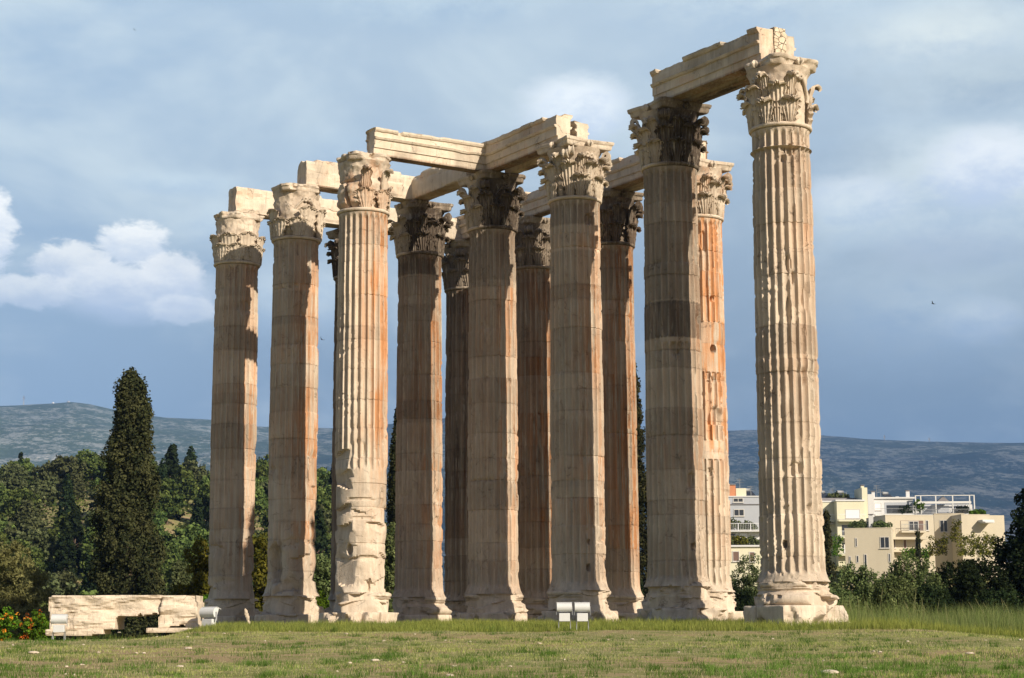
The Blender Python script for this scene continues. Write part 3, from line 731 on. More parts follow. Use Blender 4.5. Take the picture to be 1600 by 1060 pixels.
def bell_mesh(k):
    sd = COLS[k]['seed']+400; reach, worn, soot = CAPS[k]
    th = np.linspace(0, 2*PI, 144, endpoint=False); zs = np.concatenate([[-0.05, -0.045, -0.01, 0.03, 0.065, 0.07], np.linspace(0.09, HB, 40)])
    T, Z = np.meshgrid(th, zs); r = bell_r(Z)
    ring = (Z < 0.068)*(0.905+0.055*np.sqrt(np.clip(1-((Z-0.01)/0.062)**2, 0, 1)))
    r = np.maximum(r, ring)
    cx, cy = np.cos(T)*r, np.sin(T)*r
    n = fbm(cx*1.8, cy*1.8, Z*1.8, sd, 4); n2 = fbm(cx*5, cy*5, Z*5, sd+1, 4)
    r += (Z > 0.08)*(0.07+0.12*worn)*(n2-0.5)*sstep(Z, 0.08, 0.3)
    if k == 'C':      # the left half has lost its carving: two rough bulging lumps with a split between them
        lf = sstep(np.cos(T-(PSI_CAM-1.15)), 0.35, 0.6)
        lump = np.interp(Z, [0.1, 0.3, 0.7, 0.98, 1.05, 1.15, 1.6, HB], [0.0, 0.17, 0.20, 0.14, -0.05, 0.05, 0.04, -0.06])
        r += lf*lump*(Z > 0.08) + lf*0.12*(n-0.5)*(Z > 0.08)
        r -= lf*(Z > 0.08)*0.3*sstep(np.abs(((T-PSI_CAM+0.62+0.18*(Z-0.5)) + PI) % (2*PI)-PI), 0.10, 0.0)*(Z < 1.1)
        rt = 1-lf; r += rt*(Z > 0.25)*np.interp(Z, [0.25, 0.7, 1.0, 1.2], [0.02, 0.10, 0.16, 0.0])*sstep(np.cos(T-(PSI_CAM+0.55)), 0.55, 0.8)
    if k in 'AB':
        r += np.interp(Z, [0.1, 0.3, 0.9, 1.3, HB], [0, 0.10, 0.13, 0.06, -0.08])
        r += 0.09*(n-0.5)*2*(Z > 0.1)
    og = np.zeros_like(r) + (0.5*sstep(n, 0.45, 0.65) if k in 'CKI' else 0.05)
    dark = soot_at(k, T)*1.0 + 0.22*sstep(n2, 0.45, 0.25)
    pat = np.stack([og, np.clip(dark, 0, 0.95), 0*r], -1)
    return polar_mesh('bell', r, th, zs, MARBLE, {'patina_shade': pat})

ROTZ = math.atan2(U[1], U[0])
def build_column(k):
    c = COLS[k]; xy = col_xy(k); rs = np.random.default_rng(c['seed']+7)
    root = empty('temple_column', (xy[0], xy[1], 0), c['label'], 'column', 'marble columns of the ruined temple', ROTZ)
    reach, worn, soot = CAPS[k]
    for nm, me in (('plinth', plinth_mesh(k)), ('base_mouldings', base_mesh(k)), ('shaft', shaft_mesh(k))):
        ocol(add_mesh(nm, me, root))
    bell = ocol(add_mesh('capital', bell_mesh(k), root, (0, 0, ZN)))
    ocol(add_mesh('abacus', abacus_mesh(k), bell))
    lo = LEAF_LO_W if worn > 0.5 else LEAF_LO; hi = LEAF_HI_W if worn > 0.5 else LEAF_HI
    def put(nm, me, a, z=0, sc=1.0):
        o = add_mesh(nm, me, bell, (0, 0, z)); o.rotation_euler = (rs.uniform(-.01, .01), rs.uniform(-.01, .01), a); o.scale = (sc, sc, rs.uniform(0.96, 1.03))
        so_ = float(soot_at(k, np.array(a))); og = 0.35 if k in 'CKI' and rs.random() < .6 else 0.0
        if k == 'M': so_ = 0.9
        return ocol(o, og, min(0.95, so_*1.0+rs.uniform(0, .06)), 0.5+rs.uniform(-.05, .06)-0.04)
    for i in range(8):
        for (nm, ms, a, pr) in (('acanthus_leaf', lo, (i+0.5)*PI/4, 0.10), ('acanthus_leaf', hi, i*PI/4, 0.12), ('stalk_leaf', LEAF_TOP, (i+0.5)*PI/4, 0.1)):
            if ms is LEAF_TOP and (worn > 0.5 and k != 'C'): continue
            if ms is LEAF_TOP and k == 'L' and 0.2 < (a-PSI_CAM+PI) % (2*PI)-PI < 1.25: continue
            rel = (a-PSI_CAM+PI) % (2*PI)-PI
            if k == 'C' and (rel < -0.35 and rel > -2.6): continue
            if k == 'C' and ms is hi and abs(rel-0.5) < 0.9: continue
            if k == 'L' and ms is hi and 0.35 < rel < 1.7: continue
            if k == 'L' and ms is lo and 0.35 < rel < 1.25: continue
            if k == 'C' and ms is LEAF_TOP and abs(rel-0.5) > 0.6: continue
            if k in 'AB' and rs.random() < (0.15 if rel < 0 else 0.05): continue
            if rs.random() < (0.12 if worn > .5 else 0.04): continue
            put(nm, ms[rs.integers(2)], a, 0.05, 1.05 if worn > .5 and k != 'C' else 1.0)
    for a, rc in zip(CORN, reach):
        if rc >= 1.25:
            for sg in (-1, 1):
                put('volute', VOLUTE, a+sg*0.085, 0.04, min(1.0, rc/1.42))
    for i in range(4):
        if worn > 0.5 and rs.random() < 0.5: continue
        for s_ in (0, 1):
            rel = (i*PI/2-PSI_CAM+PI) % (2*PI)-PI
            if k == 'C' and rel < -0.2: continue
            put('helix', HELIX[s_], i*PI/2, 0.0)
        if worn < 0.5:
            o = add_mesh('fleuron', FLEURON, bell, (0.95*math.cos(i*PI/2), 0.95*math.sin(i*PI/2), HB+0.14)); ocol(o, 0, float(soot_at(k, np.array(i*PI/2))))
    return root
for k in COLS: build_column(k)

# ------------------------------------------------------------------ beams lying on the capitals
def beam_mesh(length, wid, hgt, sd, moulded=True, rough=0.02, ends=(0.03, 0.03), name='stone', tone=0.0, jit_top=0.0):
    w = wid/2
    if moulded:
        half = [(w-0.14, 0), (w-0.135, 0.27), (w-0.09, 0.272), (w-0.085, 0.57), (w-0.03, 0.585), (w+0.01, 0.655), (w+0.005, 0.67), (w-0.075, 0.675), (w-0.07, hgt-0.15), (w-0.02, hgt-0.13), (w+0.02, hgt-0.06), (w+0.02, hgt)]
    else:
        half = [(w-0.02, 0), (w, 0.05), (w, hgt*0.3), (w-0.01, hgt*0.6), (w-0.005, hgt-0.08), (w-0.05, hgt)]
    out = []
    def dense(pts):
        r = []
        for (a, b), (c, d) in zip(pts[:-1], pts[1:]):
            n = max(1, int(math.hypot(c-a, d-b)/0.09))
            for i in range(n): r.append((a+(c-a)*i/n, b+(d-b)*i/n))
        r.append(pts[-1]); return r
    right = dense([(y, z) for y, z in half]); left = [(-y, z) for y, z in right][::-1]
    topn = 7; loop = right + [(w*(1-2*i/topn), hgt) for i in range(1, topn)] + left + [(-(w-0.1)+(2*(w-0.1))*i/topn, 0) for i in range(1, topn)]
    loop = np.array(loop); n = len(loop); nx = max(6, int(length/0.07)); xs = np.linspace(0, length, nx)
    X = np.repeat(xs[:, None], n, 1); Y = np.repeat(loop[None, :, 0], nx, 0).copy(); Z = np.repeat(loop[None, :, 1], nx, 0).copy()
    nn = fbm(X*1.3, Y*2, Z*2, sd, 4); n2 = fbm(X*5, Y*5, Z*5, sd+1, 3)
    Y *= 1-rough*2.2*sstep(nn, 0.45, 0.7); Z = np.where(Z > hgt*0.5, Z-(rough*2.5+jit_top)*sstep(nn, 0.45, 0.75), Z+rough*0.8*nn)
    # broken runs of the top moulding
    br = vnoise(X*0.9, sd*1.0, np.sign(Y)*3, sd+3); mk = (br > 0.62)*(Z > hgt-0.17)
    Y = np.where(mk, np.sign(Y)*np.minimum(np.abs(Y), w-0.09), Y); Z = np.where(mk, np.minimum(Z, hgt-0.05-0.08*n2), Z)
    # horizontal weathering seams on rough blocks
    if not moulded:
        seam = np.abs(((Z*1.6+0.25*fbm(X*0.5, 0, Z, sd+7, 3)*3) % 1.0)-0.5)
        Y -= np.sign(Y)*0.045*sstep(seam, 0.06, 0.0)
    ex = fbm(Y*2.5, Z*2.5, 0, sd+9, 4)
    X = X + (X < 0.001)*ends[0]*ex*2 - (X > length-0.001)*ends[1]*ex*2
    P = np.stack([X, Y, Z], -1).reshape(-1, 3); q = list(grid_quads(n, nx, True)[:, ::-1]); V_ = [P]; o = len(P)
    for e, xi in ((0, 0), (1, nx-1)):
        prev = np.arange(n)+xi*n; cen = np.array([0, hgt/2])
        for s_ in (0.93, 0.7, 0.45, 0.2):
            L2 = cen+(np.stack([Y[xi], Z[xi]], -1)-cen)*s_
            bx = fbm(L2[:, 0]*2.2, L2[:, 1]*2.2, e*5, sd+11, 4)
            xx = (0 if e == 0 else length)+(ends[0] if e == 0 else -ends[1])*bx*2.2*(1 if e == 0 else 1)
            V_.append(np.stack([xx, L2[:, 0], L2[:, 1]], -1)); cur = np.arange(n)+o; o += n
            for i in range(n):
                j = (i+1) % n; a, b, c_, d = prev[i], prev[j], cur[j], cur[i]
                q.append((d, c_, b, a) if e == 0 else (a, b, c_, d))
            prev = cur
        V_.append(np.array([[V_[-1][:, 0].mean(), 0, hgt/2]])); 
        for i in range(0, n): q.append((prev[i], prev[i], prev[(i+1) % n], o) if False else (prev[(i+1) % n], prev[i], o, o) if False else (o, prev[i], prev[(i+1) % n], prev[(i+1) % n]))
        o += 1
    P = np.vstack(V_)
    q = np.array(q); isq = q[:, 2] != q[:, 3]
    PP = P
    nz_ = fbm(PP[:, 0]*1.1, PP[:, 1]*1.1, PP[:, 2]*2.5, sd+15, 4)
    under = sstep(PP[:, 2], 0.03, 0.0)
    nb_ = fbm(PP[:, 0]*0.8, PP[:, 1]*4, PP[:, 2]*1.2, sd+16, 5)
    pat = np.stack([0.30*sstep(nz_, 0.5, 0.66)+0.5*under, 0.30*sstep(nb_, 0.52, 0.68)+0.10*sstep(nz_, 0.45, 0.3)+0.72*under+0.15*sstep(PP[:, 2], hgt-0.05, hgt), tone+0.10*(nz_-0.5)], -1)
    return mesh_np(name, P, q[isq], q[~isq][:, :3], PALE, False, {'patina_shade': pat})
def beam(k1, k2, off, label, sd, wid=0.76, hgt=1.10, ext=(0.0, 0.0), moulded=True, rough=0.015, tone=0.0, ends=(0.03, 0.03), name='architrave_beam', dark=0.0, orange=0.0, jit=0.0, dzz=0.0):
    a, b = col_xy(k1), col_xy(k2); d = b-a; L_ = np.linalg.norm(d); d = d/L_; nrm = np.array([-d[1], d[0]])
    p = a - d*ext[0] + nrm*off
    o = add_mesh(name, beam_mesh(L_+ext[0]+ext[1]-0.02, wid, hgt, sd, moulded, rough, ends, name, tone, jit))
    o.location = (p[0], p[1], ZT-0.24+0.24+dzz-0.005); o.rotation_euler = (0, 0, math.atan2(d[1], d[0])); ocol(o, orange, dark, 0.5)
    return tag(o, label, 'stone beam', 'stone beams resting across the columns')
# rows along U: the beams run k1 -> k2 towards the camera; positive offset = left of travel
beam('J', 'L', -0.40, 'highest beam, bridging the two rightmost front columns, its long moulded face to the left', 31, hgt=1.12, moulded=True, name='architrave_beam')
beam('J', 'L', 0.40, 'highest beam twin, lying behind and right of the long moulded one on the nearest column', 32, hgt=1.10)
beam('F', 'H', -0.42, 'moulded beam running from the middle corner to the column behind the floodlights', 33, hgt=1.10, ext=(0.30, 0.0))
beam('F', 'H', 0.42, 'twin beam end showing right of the taller lit block above the whole flat-topped capital', 34, wid=0.66, hgt=0.95, ext=(-0.5, 0.0), ends=(0.03, 0.07), rough=0.05)
beam('C', 'F', -0.38, 'sunlit moulded beam on the broken column, its long face towards the viewer', 35, hgt=1.02, ext=(0.0, -0.42), ends=(0.10, 0.03))
beam('B', 'D', -0.35, 'rough sunlit beam above the second column from the left, rounded left end', 36, wid=0.80, hgt=1.08, ext=(0.0, -0.42), moulded=False, rough=0.05, ends=(0.05, 0.03), jit=0.05)
beam('D', 'F', -0.42, 'warm toned beam joining the blackened capital to the middle corner', 37, hgt=1.02, ext=(0.30, -0.5), moulded=False, rough=0.04)
beam('A', 'M', -0.30, 'lowest looking rough beam resting on the leftmost column', 38, wid=0.8, hgt=1.16, ext=(0.45, -0.01), moulded=False, rough=0.05, ends=(0.05, 0.02), jit=0.05)
beam('M', 'E', -0.30, 'rough beam behind the blackened capital, carrying on the line from the leftmost column', 39, wid=0.8, hgt=1.08, ext=(0.0, -0.42), moulded=False, rough=0.03)
beam('E', 'G', -0.40, 'short visible beam of the back row, just left of the middle capital', 40, hgt=1.08, ext=(0.3, 0.0))
beam('G', 'I', -0.40, 'moulded back row beam seen between the middle column and the whole leafy capital', 41, hgt=1.08)
beam('I', 'K', -0.40, 'back row beam seen between the whole leafy capital and the wide shaded column', 42, hgt=1.08)
beam('I', 'K', 0.36, 'upright looking beam end standing on the orange stained back column', 43, wid=0.62, hgt=1.15, rough=0.05, ends=(0.03, 0.12))
def rubble_infill():
    """rubble masonry packed between the twin beams on the near column"""
    k = col_xy('L'); mt, N, b = new_mat('rubble_masonry')
    g = N.n('ShaderNodeNewGeometry'); v = N.n('ShaderNodeTexVoronoi'); v.feature = 'DISTANCE_TO_EDGE'; v.inputs['Scale'].default_value = 4.6
    N.put(v.inputs['Vector'], N.vscale(g.outputs['Position'], (1, 1, 1.5)))
    e = N.ramp(v.outputs['Distance'], 0.01, 0.055); n = N.noise(g.outputs['Position'], 7, 5)
    c = N.mix(N.ramp(n, .35, .65), (0.52, 0.42, 0.30), (0.66, 0.57, 0.44))
    N.put(b.inputs['Base Color'], N.mix(e, (0.27, 0.21, 0.15), c))
    bp = N.n('ShaderNodeBump'); bp.inputs['Strength'].default_value = 1.0; bp.inputs['Distance'].default_value = 0.12; N.put(bp.inputs['Height'], e); N.L.new(bp.outputs[0], b.inputs['Normal'])
    return mt
RUB = rubble_infill()
def rubble_block(kx, along, across, w, d, h, label, sd):
    k = col_xy(kx); p = k+U*along+V*across
    n = 26; th = np.linspace(0, 2*PI, 72, endpoint=False); zs = np.linspace(0, h, 12)
    T, Z = np.meshgrid(th, zs); q = 1/np.maximum(np.abs(np.cos(T))/(w/2), np.abs(np.sin(T))/(d/2))
    q = q-0.05*fbm(np.cos(T)*q*6, np.sin(T)*q*6, Z*6, sd, 3)
    me = polar_mesh('rubble_patch', q, th, zs, RUB, smooth=False)
    o = add_mesh('rubble_patch', me); o.location = (p[0], p[1], ZT); o.rotation_euler = (0, 0, ROTZ); ocol(o)
    return tag(o, label, 'masonry patch')
rubble_block('L', -0.16, 0.10, 0.36, 0.50, 1.18, 'patch of small rubble masonry between the twin beam ends on the nearest column', 5)
rubble_block('J', 0.18, -0.42, 0.5, 0.74, 0.5, 'dark cracked rubble at the left end of the highest beam', 6) if False else None
# ------------------------------------------------------------------ the far mountain
def ground_at(p): return float(ground_z(p[0], p[1]))
def build_mountain():
    az = np.linspace(R_(-52), R_(52), 620); dd = np.concatenate([np.linspace(2300, 7200, 150), np.linspace(7300, 9500, 12)])
    px = 800+F_PX*np.tan(az)
    crest = np.interp(px, [-2600, -1200, -400, 0, 40, 75, 105, 135, 170, 210, 260, 330, 400, 450, 520, 600, 700, 800, 950, 1140, 1180, 1240, 1285, 1340, 1380, 1440, 1500, 1600, 2000, 3500],
                      [700, 640, 625, 630, 628, 627, 626, 629, 637, 645, 649, 652, 662, 664, 666, 660, 650, 655, 670, 672, 671, 674, 680, 685, 688, 691, 693, 697, 720, 800])
    A, D = np.meshgrid(az, dd)
    C = ((995-crest)*np.cos(az))[None, :]/F_PX*7000
    X = CAM[0]+D*np.sin(A)/np.cos(A)*np.cos(A); Y = CAM[1]+D*np.cos(A)
    rd = np.clip((D-2400)/(7000-2400), 0, 1.0)
    n = fbm(X/900, Y/900, 0, 41, 6, 0.55); rid = 1-np.abs(2*fbm(X/1500, Y/2200, 3, 47, 5)-1)
    shape = rd**1.15
    Z = C*shape*(1+0.42*(rid-0.75)*np.sin(PI*rd)**0.6 + 0.30*(n-0.5)*np.sin(PI*rd)) * np.where(D > 7000, 1-(D-7000)/6000, 1)
    Z += 6*(fbm(X/120, Y/120, 1, 49, 4)-0.5)*np.clip(rd*8, 0, 1) - 12
    P = np.stack([X, Y, Z], -1).reshape(-1, 3)
    mt, N, b = new_mat('mountain_scrub'); g = N.n('ShaderNodeNewGeometry'); p = g.outputs['Position']
    n1 = N.noise(p, 0.0011, 5, 0.6); n2 = N.noise(N.vscale(p, (0.006, 0.003, 0.02)), 1.0, 9, 0.75); n3 = N.noise(N.vscale(p, (0.05, 0.02, 0.12)), 1.0, 6, 0.8)
    sx = N.n('ShaderNodeSeparateXYZ'); N.put(sx.inputs[0], p)
    lf = N.ramp(sx.outputs[0], -200.0, -1100.0)
    c = N.mix(N.ramp(n1, 0.4, 0.6), (0.014, 0.028, 0.030), (0.028, 0.044, 0.036))
    c = N.mix(N.math('MULTIPLY', lf, 0.75), c, (0.070, 0.105, 0.068))  # scrub darker away from the left: cloud shade put into its colour
    rock = N.math('MULTIPLY', N.ramp(N.math('ADD', N.math('MULTIPLY', n2, 0.5), N.math('MULTIPLY', n3, 0.5)), 0.49, 0.56), N.math('ADD', 0.26, N.math('MULTIPLY', lf, 0.22)))
    c = N.mix(rock, c, (0.40, 0.42, 0.43))
    # the quarried face and the paler foot on the right
    low = N.math('MULTIPLY', N.ramp(sx.outputs[2], 420.0, 120.0), N.ramp(sx.outputs[0], 500.0, 1200.0))
    c = N.mix(N.math('MULTIPLY', N.math('MULTIPLY', low, N.ramp(n2, 0.40, 0.62)), 0.45), c, (0.22, 0.19, 0.19))
    # white town spread over the lower slope on the left
    vo = N.n('ShaderNodeTexVoronoi'); vo.inputs['Scale'].default_value = 0.07; N.put(vo.inputs['Vector'], N.vscale(p, (1.0, 0.7, 1.0)))
    tw = N.math('MULTIPLY', N.ramp(vo.outputs['Distance'], 0.50, 0.34), N.math('MULTIPLY', N.ramp(n2, 0.47, 0.56), N.ramp(sx.outputs[2], 560.0, 380.0)))
    c = N.mix(N.math('MULTIPLY', N.math('MULTIPLY', tw, lf), 0.8), c, (0.75, 0.72, 0.68))
    N.put(b.inputs['Base Color'], c); b.inputs['Roughness'].default_value = 1.0; b.inputs['Specular IOR Level'].default_value = 0.0
    bp = N.n('ShaderNodeBump'); bp.inputs['Strength'].default_value = 0.7; bp.inputs['Distance'].default_value = 22.0; N.put(bp.inputs['Height'], n2); N.L.new(bp.outputs[0], b.inputs['Normal'])
    o = add_mesh('mountain', mesh_np('mountain', P, grid_quads(len(az), len(dd)), None, mt, True)); o['kind'] = 'structure'
build_mountain()
STEEL = plain('grey_steel', (0.30, 0.31, 0.32), 0.6, 0.1)
WHITE = plain('white_paint', (0.60, 0.61, 0.61), 0.5, 0.07, 2.5)
def mast(px, py_base, hgt, label):
    p = ray(px, py_base, 6990); v = [tube_arrays([(0, 0, -30), (0, 0, hgt)], np.array([3.0, 1.2]), 5), tube_arrays([(-5, 0, hgt*.55), (5, 0, hgt*.55)], 1.4, 5), tube_arrays([(-3.5, 0, hgt*.8), (3.5, 0, hgt*.8)], 1.2, 5)]
    root = empty('radio_mast', p, label, 'radio mast', 'radio masts and domes on the mountain top')
    add_mesh('lattice', tubes_mesh('lattice', v, STEEL), root)
mast(37, 629, 26, 'tall thin radio mast alone on the far mountain crest, left end')
mast(1382, 688, 20, 'small mast on the mountain crest beside the column standing apart')
mast(1452, 691, 18, 'tiny mast on the low mountain crest below the bird')
for px, rr, lb in ((107, 7, 'round dark radar dome on the mountain summit'), (83, 4.5, 'small pale dome left of the radar dome on the mountain summit')):
    th = np.linspace(0, 2*PI, 16, endpoint=False); t = np.linspace(-1.2, 1.45, 8)
    r = np.repeat((rr*np.cos(t))[:, None], 16, 1); p = ray(px, 632, 6980)
    o = add_mesh('radar_dome', polar_mesh('radar_dome', r, th, rr*np.sin(t)+rr*0.9, STEEL if rr > 5 else WHITE)); o.location = p
    tag(o, lb, 'radar dome', 'radio masts and domes on the mountain top')
def bird(px, py, d, sc, label):
    p = ray(px, py, d); path = [(-0.55, 0, 0.28), (-0.3, 0.05, 0.10), (0, 0, 0), (0.3, 0.05, 0.12), (0.5, 0, 0.34)]
    V_ = []; q = []
    for i, (x, y, z) in enumerate(path):
        w = [0.03, 0.12, 0.16, 0.12, 0.03][i]; V_ += [(x, y-w, z), (x, y+w, z), (x, y+w, z+0.03), (x, y-w, z+0.03)]
    V_ = np.array(V_)*sc; q = [tuple(v) for v in grid_quads(4, 5, True)]+[(3, 2, 1, 0), (16, 17, 18, 19)]
    body = tube_arrays(np.array([(0, -0.32, 0), (0, -0.15, 0.02), (0, 0.1, 0.02), (0, 0.4, 0)])*sc, np.array([0.02, 0.09, 0.08, 0.03])*sc, 8)
    vs, qs, ts = body; n0 = len(V_)
    dk = plain('dark_feather', (0.03, 0.03, 0.035), 0.8)
    me = mesh_np('bird', np.vstack([V_, vs]), np.vstack([np.array(q), qs+n0]), ts+n0, dk, True)
    o = add_mesh('bird', me, None, p); o.rotation_euler = (0.3, 0.5, 0.7); tag(o, label, 'bird', 'birds in flight')
bird(1458, 475, 150, 0.45, 'small dark bird flying in the grey sky beside the column standing apart')
bird(503, 531, 150, 0.45, 'tiny bird flying in the gap just before the broken sunlit column')
bird(210, 47, 190, 0.35, 'speck of a bird high in the empty sky above the cypress')

# ------------------------------------------------------------------ foliage
def leaf_cards(cen, rad, per, size, seed, squash=1.0, stretch=1.0, shell=0.55, up=0.0):
    """many small leaf sprays round the given clump centres"""
    rs = np.random.default_rng(seed); cen = np.asarray(cen, float); n = len(cen)*per
    rad = np.broadcast_to(np.asarray(rad, float), (len(cen),))
    C = np.repeat(cen, per, 0); Rr = np.repeat(rad, per)
    d = rs.normal(size=(n, 3)); d /= np.linalg.norm(d, axis=1)[:, None]
    rr = (shell+(1-shell)*rs.random(n)**0.5)*Rr
    P = C + d*rr[:, None]*np.array([1, 1, squash])
    nr = d + rs.normal(size=(n, 3))*0.55; nr /= np.linalg.norm(nr, axis=1)[:, None]
    a = np.cross(nr, rs.normal(size=(n, 3))+np.array([0, 0, up])); a /= np.linalg.norm(a, axis=1)[:, None]+1e-9
    if up: a2 = np.cross(a, nr); a, b = a, a2
    b = np.cross(nr, a)
    s = size*(0.55+0.9*rs.random(n))
    a = a*s[:, None]*0.5/stretch**0.5; b = b*s[:, None]*0.5*stretch**0.5
    q = np.stack([P-a*0.6-b*0.7, P+a*0.75-b*0.35, P+a*0.35+b, P-a*0.8+b*0.35], 1).reshape(-1, 3)
    t1 = np.repeat(rs.random(len(cen)), per)*0.55+rs.random(n)*0.45
    t2 = np.clip(0.5+rs.normal(size=n)*0.13+np.repeat(rs.normal(size=len(cen)), per)*0.15, 0, 1)
    tint = np.repeat(np.stack([t1, t2, np.zeros(n)], -1), 4, 0)
    return q, tint
def cards_mesh(name, parts, mat):
    P = np.vstack([p for p, t in parts]); T = np.vstack([t for p, t in parts])
    return mesh_np(name, P, np.arange(len(P)).reshape(-1, 4), None, mat, False, {'tint': T})
def crown_centers(lobes, n, seed, inner=0.35):
    """clump centres over the surface (and some inside) of several ellipsoid lobes (x,y,z,rx,ry,rz)"""
    rs = np.random.default_rng(seed); out = []
    w = np.array([l[3]*l[5] for l in lobes]); w = w/w.sum()
    for l, k in zip(lobes, (w*n).astype(int)+1):
        d = rs.normal(size=(k, 3)); d /= np.linalg.norm(d, axis=1)[:, None]
        s = np.where(rs.random(k) < inner, rs.random(k)*0.7+0.2, 0.82+0.25*rs.random(k))
        out.append(np.array(l[:3])+d*s[:, None]*np.array(l[3:]))
    return np.vstack(out)
def trunk_mesh(h, r0, seed, limbs=5, spread=1.5, top=0.75, name='trunk'):
    rs = np.random.default_rng(seed); n = 9
    pts = [(0.10*h*0.1*math.sin(i*1.3+seed), 0.08*h*0.1*math.cos(i*1.7+seed), h*top*i/(n-1)) for i in range(n)]
    tb = [tube_arrays(pts, np.linspace(r0, r0*0.35, n), 8)]
    for i in range(limbs):
        a = rs.uniform(0, 2*PI); z0 = h*rs.uniform(0.25, 0.6); L_ = spread*rs.uniform(0.6, 1.1); j = int(z0/(h*top)*(n-1)); b = pts[min(j, n-1)]
        p = [(b[0]+math.cos(a)*L_*t, b[1]+math.sin(a)*L_*t, z0+L_*0.75*t**0.8) for t in np.linspace(0, 1, 6)]
        tb.append(tube_arrays(p, np.linspace(r0*0.42, r0*0.1, 6), 6))
    return tubes_mesh(name, tb, BARK)
CYP = leaf_mat('cypress_leaf', (0.018, 0.024, 0.011), (0.066, 0.066, 0.028), 0.10, 0.8)
PINE = leaf_mat('pine_leaf', (0.036, 0.062, 0.020), (0.135, 0.170, 0.046), 0.18, 0.25)
DARKG = leaf_mat('dark_leaf', (0.012, 0.022, 0.010), (0.032, 0.046, 0.018), 0.12, 0.6)
OLIVE = leaf_mat('olive_leaf', (0.060, 0.075, 0.030), (0.125, 0.140, 0.065), 0.2, 0.7)
YGREEN = leaf_mat('yellow_green_leaf', (0.075, 0.085, 0.014), (0.17, 0.155, 0.025), 0.3, 0.9)
BUSHG = leaf_mat('shrub_leaf', (0.055, 0.080, 0.028), (0.165, 0.195, 0.078), 0.25, 1.2)
BRIGHT = leaf_mat('bright_leaf', (0.055, 0.115, 0.010), (0.12, 0.21, 0.02), 0.3, 1.5)
TAMAR = leaf_mat('feathery_leaf', (0.12, 0.12, 0.045), (0.22, 0.21, 0.085), 0.3, 0.6)

def plant(name, p, label, cat, lobes, n, per, size, mat, seed, rad=0.35, group=None, trunk=(3, 0.15), limbs=5, spread=1.2, rz=0.0, squash=1.0, stretch=1.0, up=0.0, extra=None, core=None):
    root = empty(name, p, label, cat, group, rz)
    cen = crown_centers(lobes, n, seed)
    parts = [leaf_cards(cen, rad*np.random.default_rng(seed).uniform(0.6, 1.25, len(cen)), per, size, seed+1, squash, stretch, up=up)]
    if extra: parts += extra
    add_mesh('crown', cards_mesh('crown', parts, mat), root)
    if trunk: add_mesh('trunk', trunk_mesh(trunk[0], trunk[1], seed, limbs, spread), root)
    return root

def cypress(name, px, py_top, d, w_top, w_bot, label, seed, lean=0.0, n=1500, per=46, size=0.17, prof=None, group=None, gz=None, clump=0.30, mat=None):
    """column of dense upright sprays; widths in metres, height from the pixel of its tip"""
    top = ray(px, py_top, d); g = ground_at(top) if gz is None else gz; h = top[2]-g
    rs = np.random.default_rng(seed)
    root = empty(name, (top[0], top[1], g), label, 'tree', group)
    t = rs.random(n)**0.85; 
    rad = np.interp(t, *(prof if prof else ([0, 0.08, 0.3, 0.6, 0.85, 0.95, 1.0], [0.55, 0.9, 1.0, 0.78, 0.5, 0.3, 0.08])))*w_bot/2; rad = np.maximum(rad-clump*0.75, 0.05)
    a = rs.uniform(0, 2*PI, n); lump = 1+0.62*(vnoise(np.cos(a)*1.6+5, np.sin(a)*1.6+5, t*h*0.6, seed)-0.55)*2
    s = np.where(rs.random(n) < 0.25, rs.random(n)*0.7, 0.8+0.2*rs.random(n))*lump
    cen = np.stack([rad*s*np.cos(a)+lean*t*h, rad*s*np.sin(a), 0.35+t*(h-0.5)], -1)
    crown = leaf_cards(cen, clump*rs.uniform(0.6, 1.3, n), per, size, seed+3, 1.7, 1.5)
    add_mesh('crown', cards_mesh('crown', [crown], mat or CYP), root)
    add_mesh('trunk', trunk_mesh(h, 0.28*w_bot/3.5, seed, 3, w_bot*0.25, 0.9), root)
    return root
cypress('cypress_tree', 205, 588, 128, 1.4, 5.7, 'tall broad dark cypress standing behind the fallen block', 3, n=1150, per=78, size=0.18, clump=0.44,
        prof=([0, 0.05, 0.15, 0.3, 0.45, 0.57, 0.60, 0.72, 0.80, 0.90, 0.97, 1.0], [0.80, 0.98, 1.0, 0.97, 0.86, 0.76, 0.74, 0.64, 0.57, 0.47, 0.34, 0.15]))
cypress('cypress_tree', 986, 570, 112, 0.6, 2.9, 'slender dark cypress seen in the gap left of the wide shaded column', 5, n=900, per=46, size=0.15, group='slim cypresses behind the temple')
cypress('cypress_tree', 624, 640, 118, 0.6, 2.2, 'slender dark cypress right of the broken sunlit column', 6, n=800, per=46, size=0.15, group='slim cypresses behind the temple')
cypress('cypress_tree', 1291, 800, 150, 0.4, 1.7, 'small dark cypress against the yellow flats, touching the near column base', 8, n=260, per=40, size=0.16, gz=-4.4, group='slim cypresses behind the temple')
cypress('cypress_tree', 1434, 830, 240, 0.3, 1.4, 'little pointed cypress in front of the beige house', 9, n=140, per=36, size=0.2, gz=-2.0, group='slim cypresses behind the temple')
p = ray(1628, 960, 92)
plant('dark_tree', (p[0], p[1], ground_at(p)), 'big dark evergreen filling the right edge of the photo', 'tree',
      [(0.3, 0, 4.0, 1.9, 1.9, 2.6), (0.2, 0, 6.0, 1.3, 1.3, 1.6), (-0.9, 0, 3.2, 1.5, 1.5, 1.8), (1.6, 0.3, 3.0, 1.5, 1.7, 2.4), (0.4, 0, 7.2, 0.8, 0.8, 0.8), (-0.2, 0, 1.6, 2.6, 2.0, 1.5)], 900, 60, 0.13, DARKG, 21, rad=0.30, trunk=(5, 0.25))

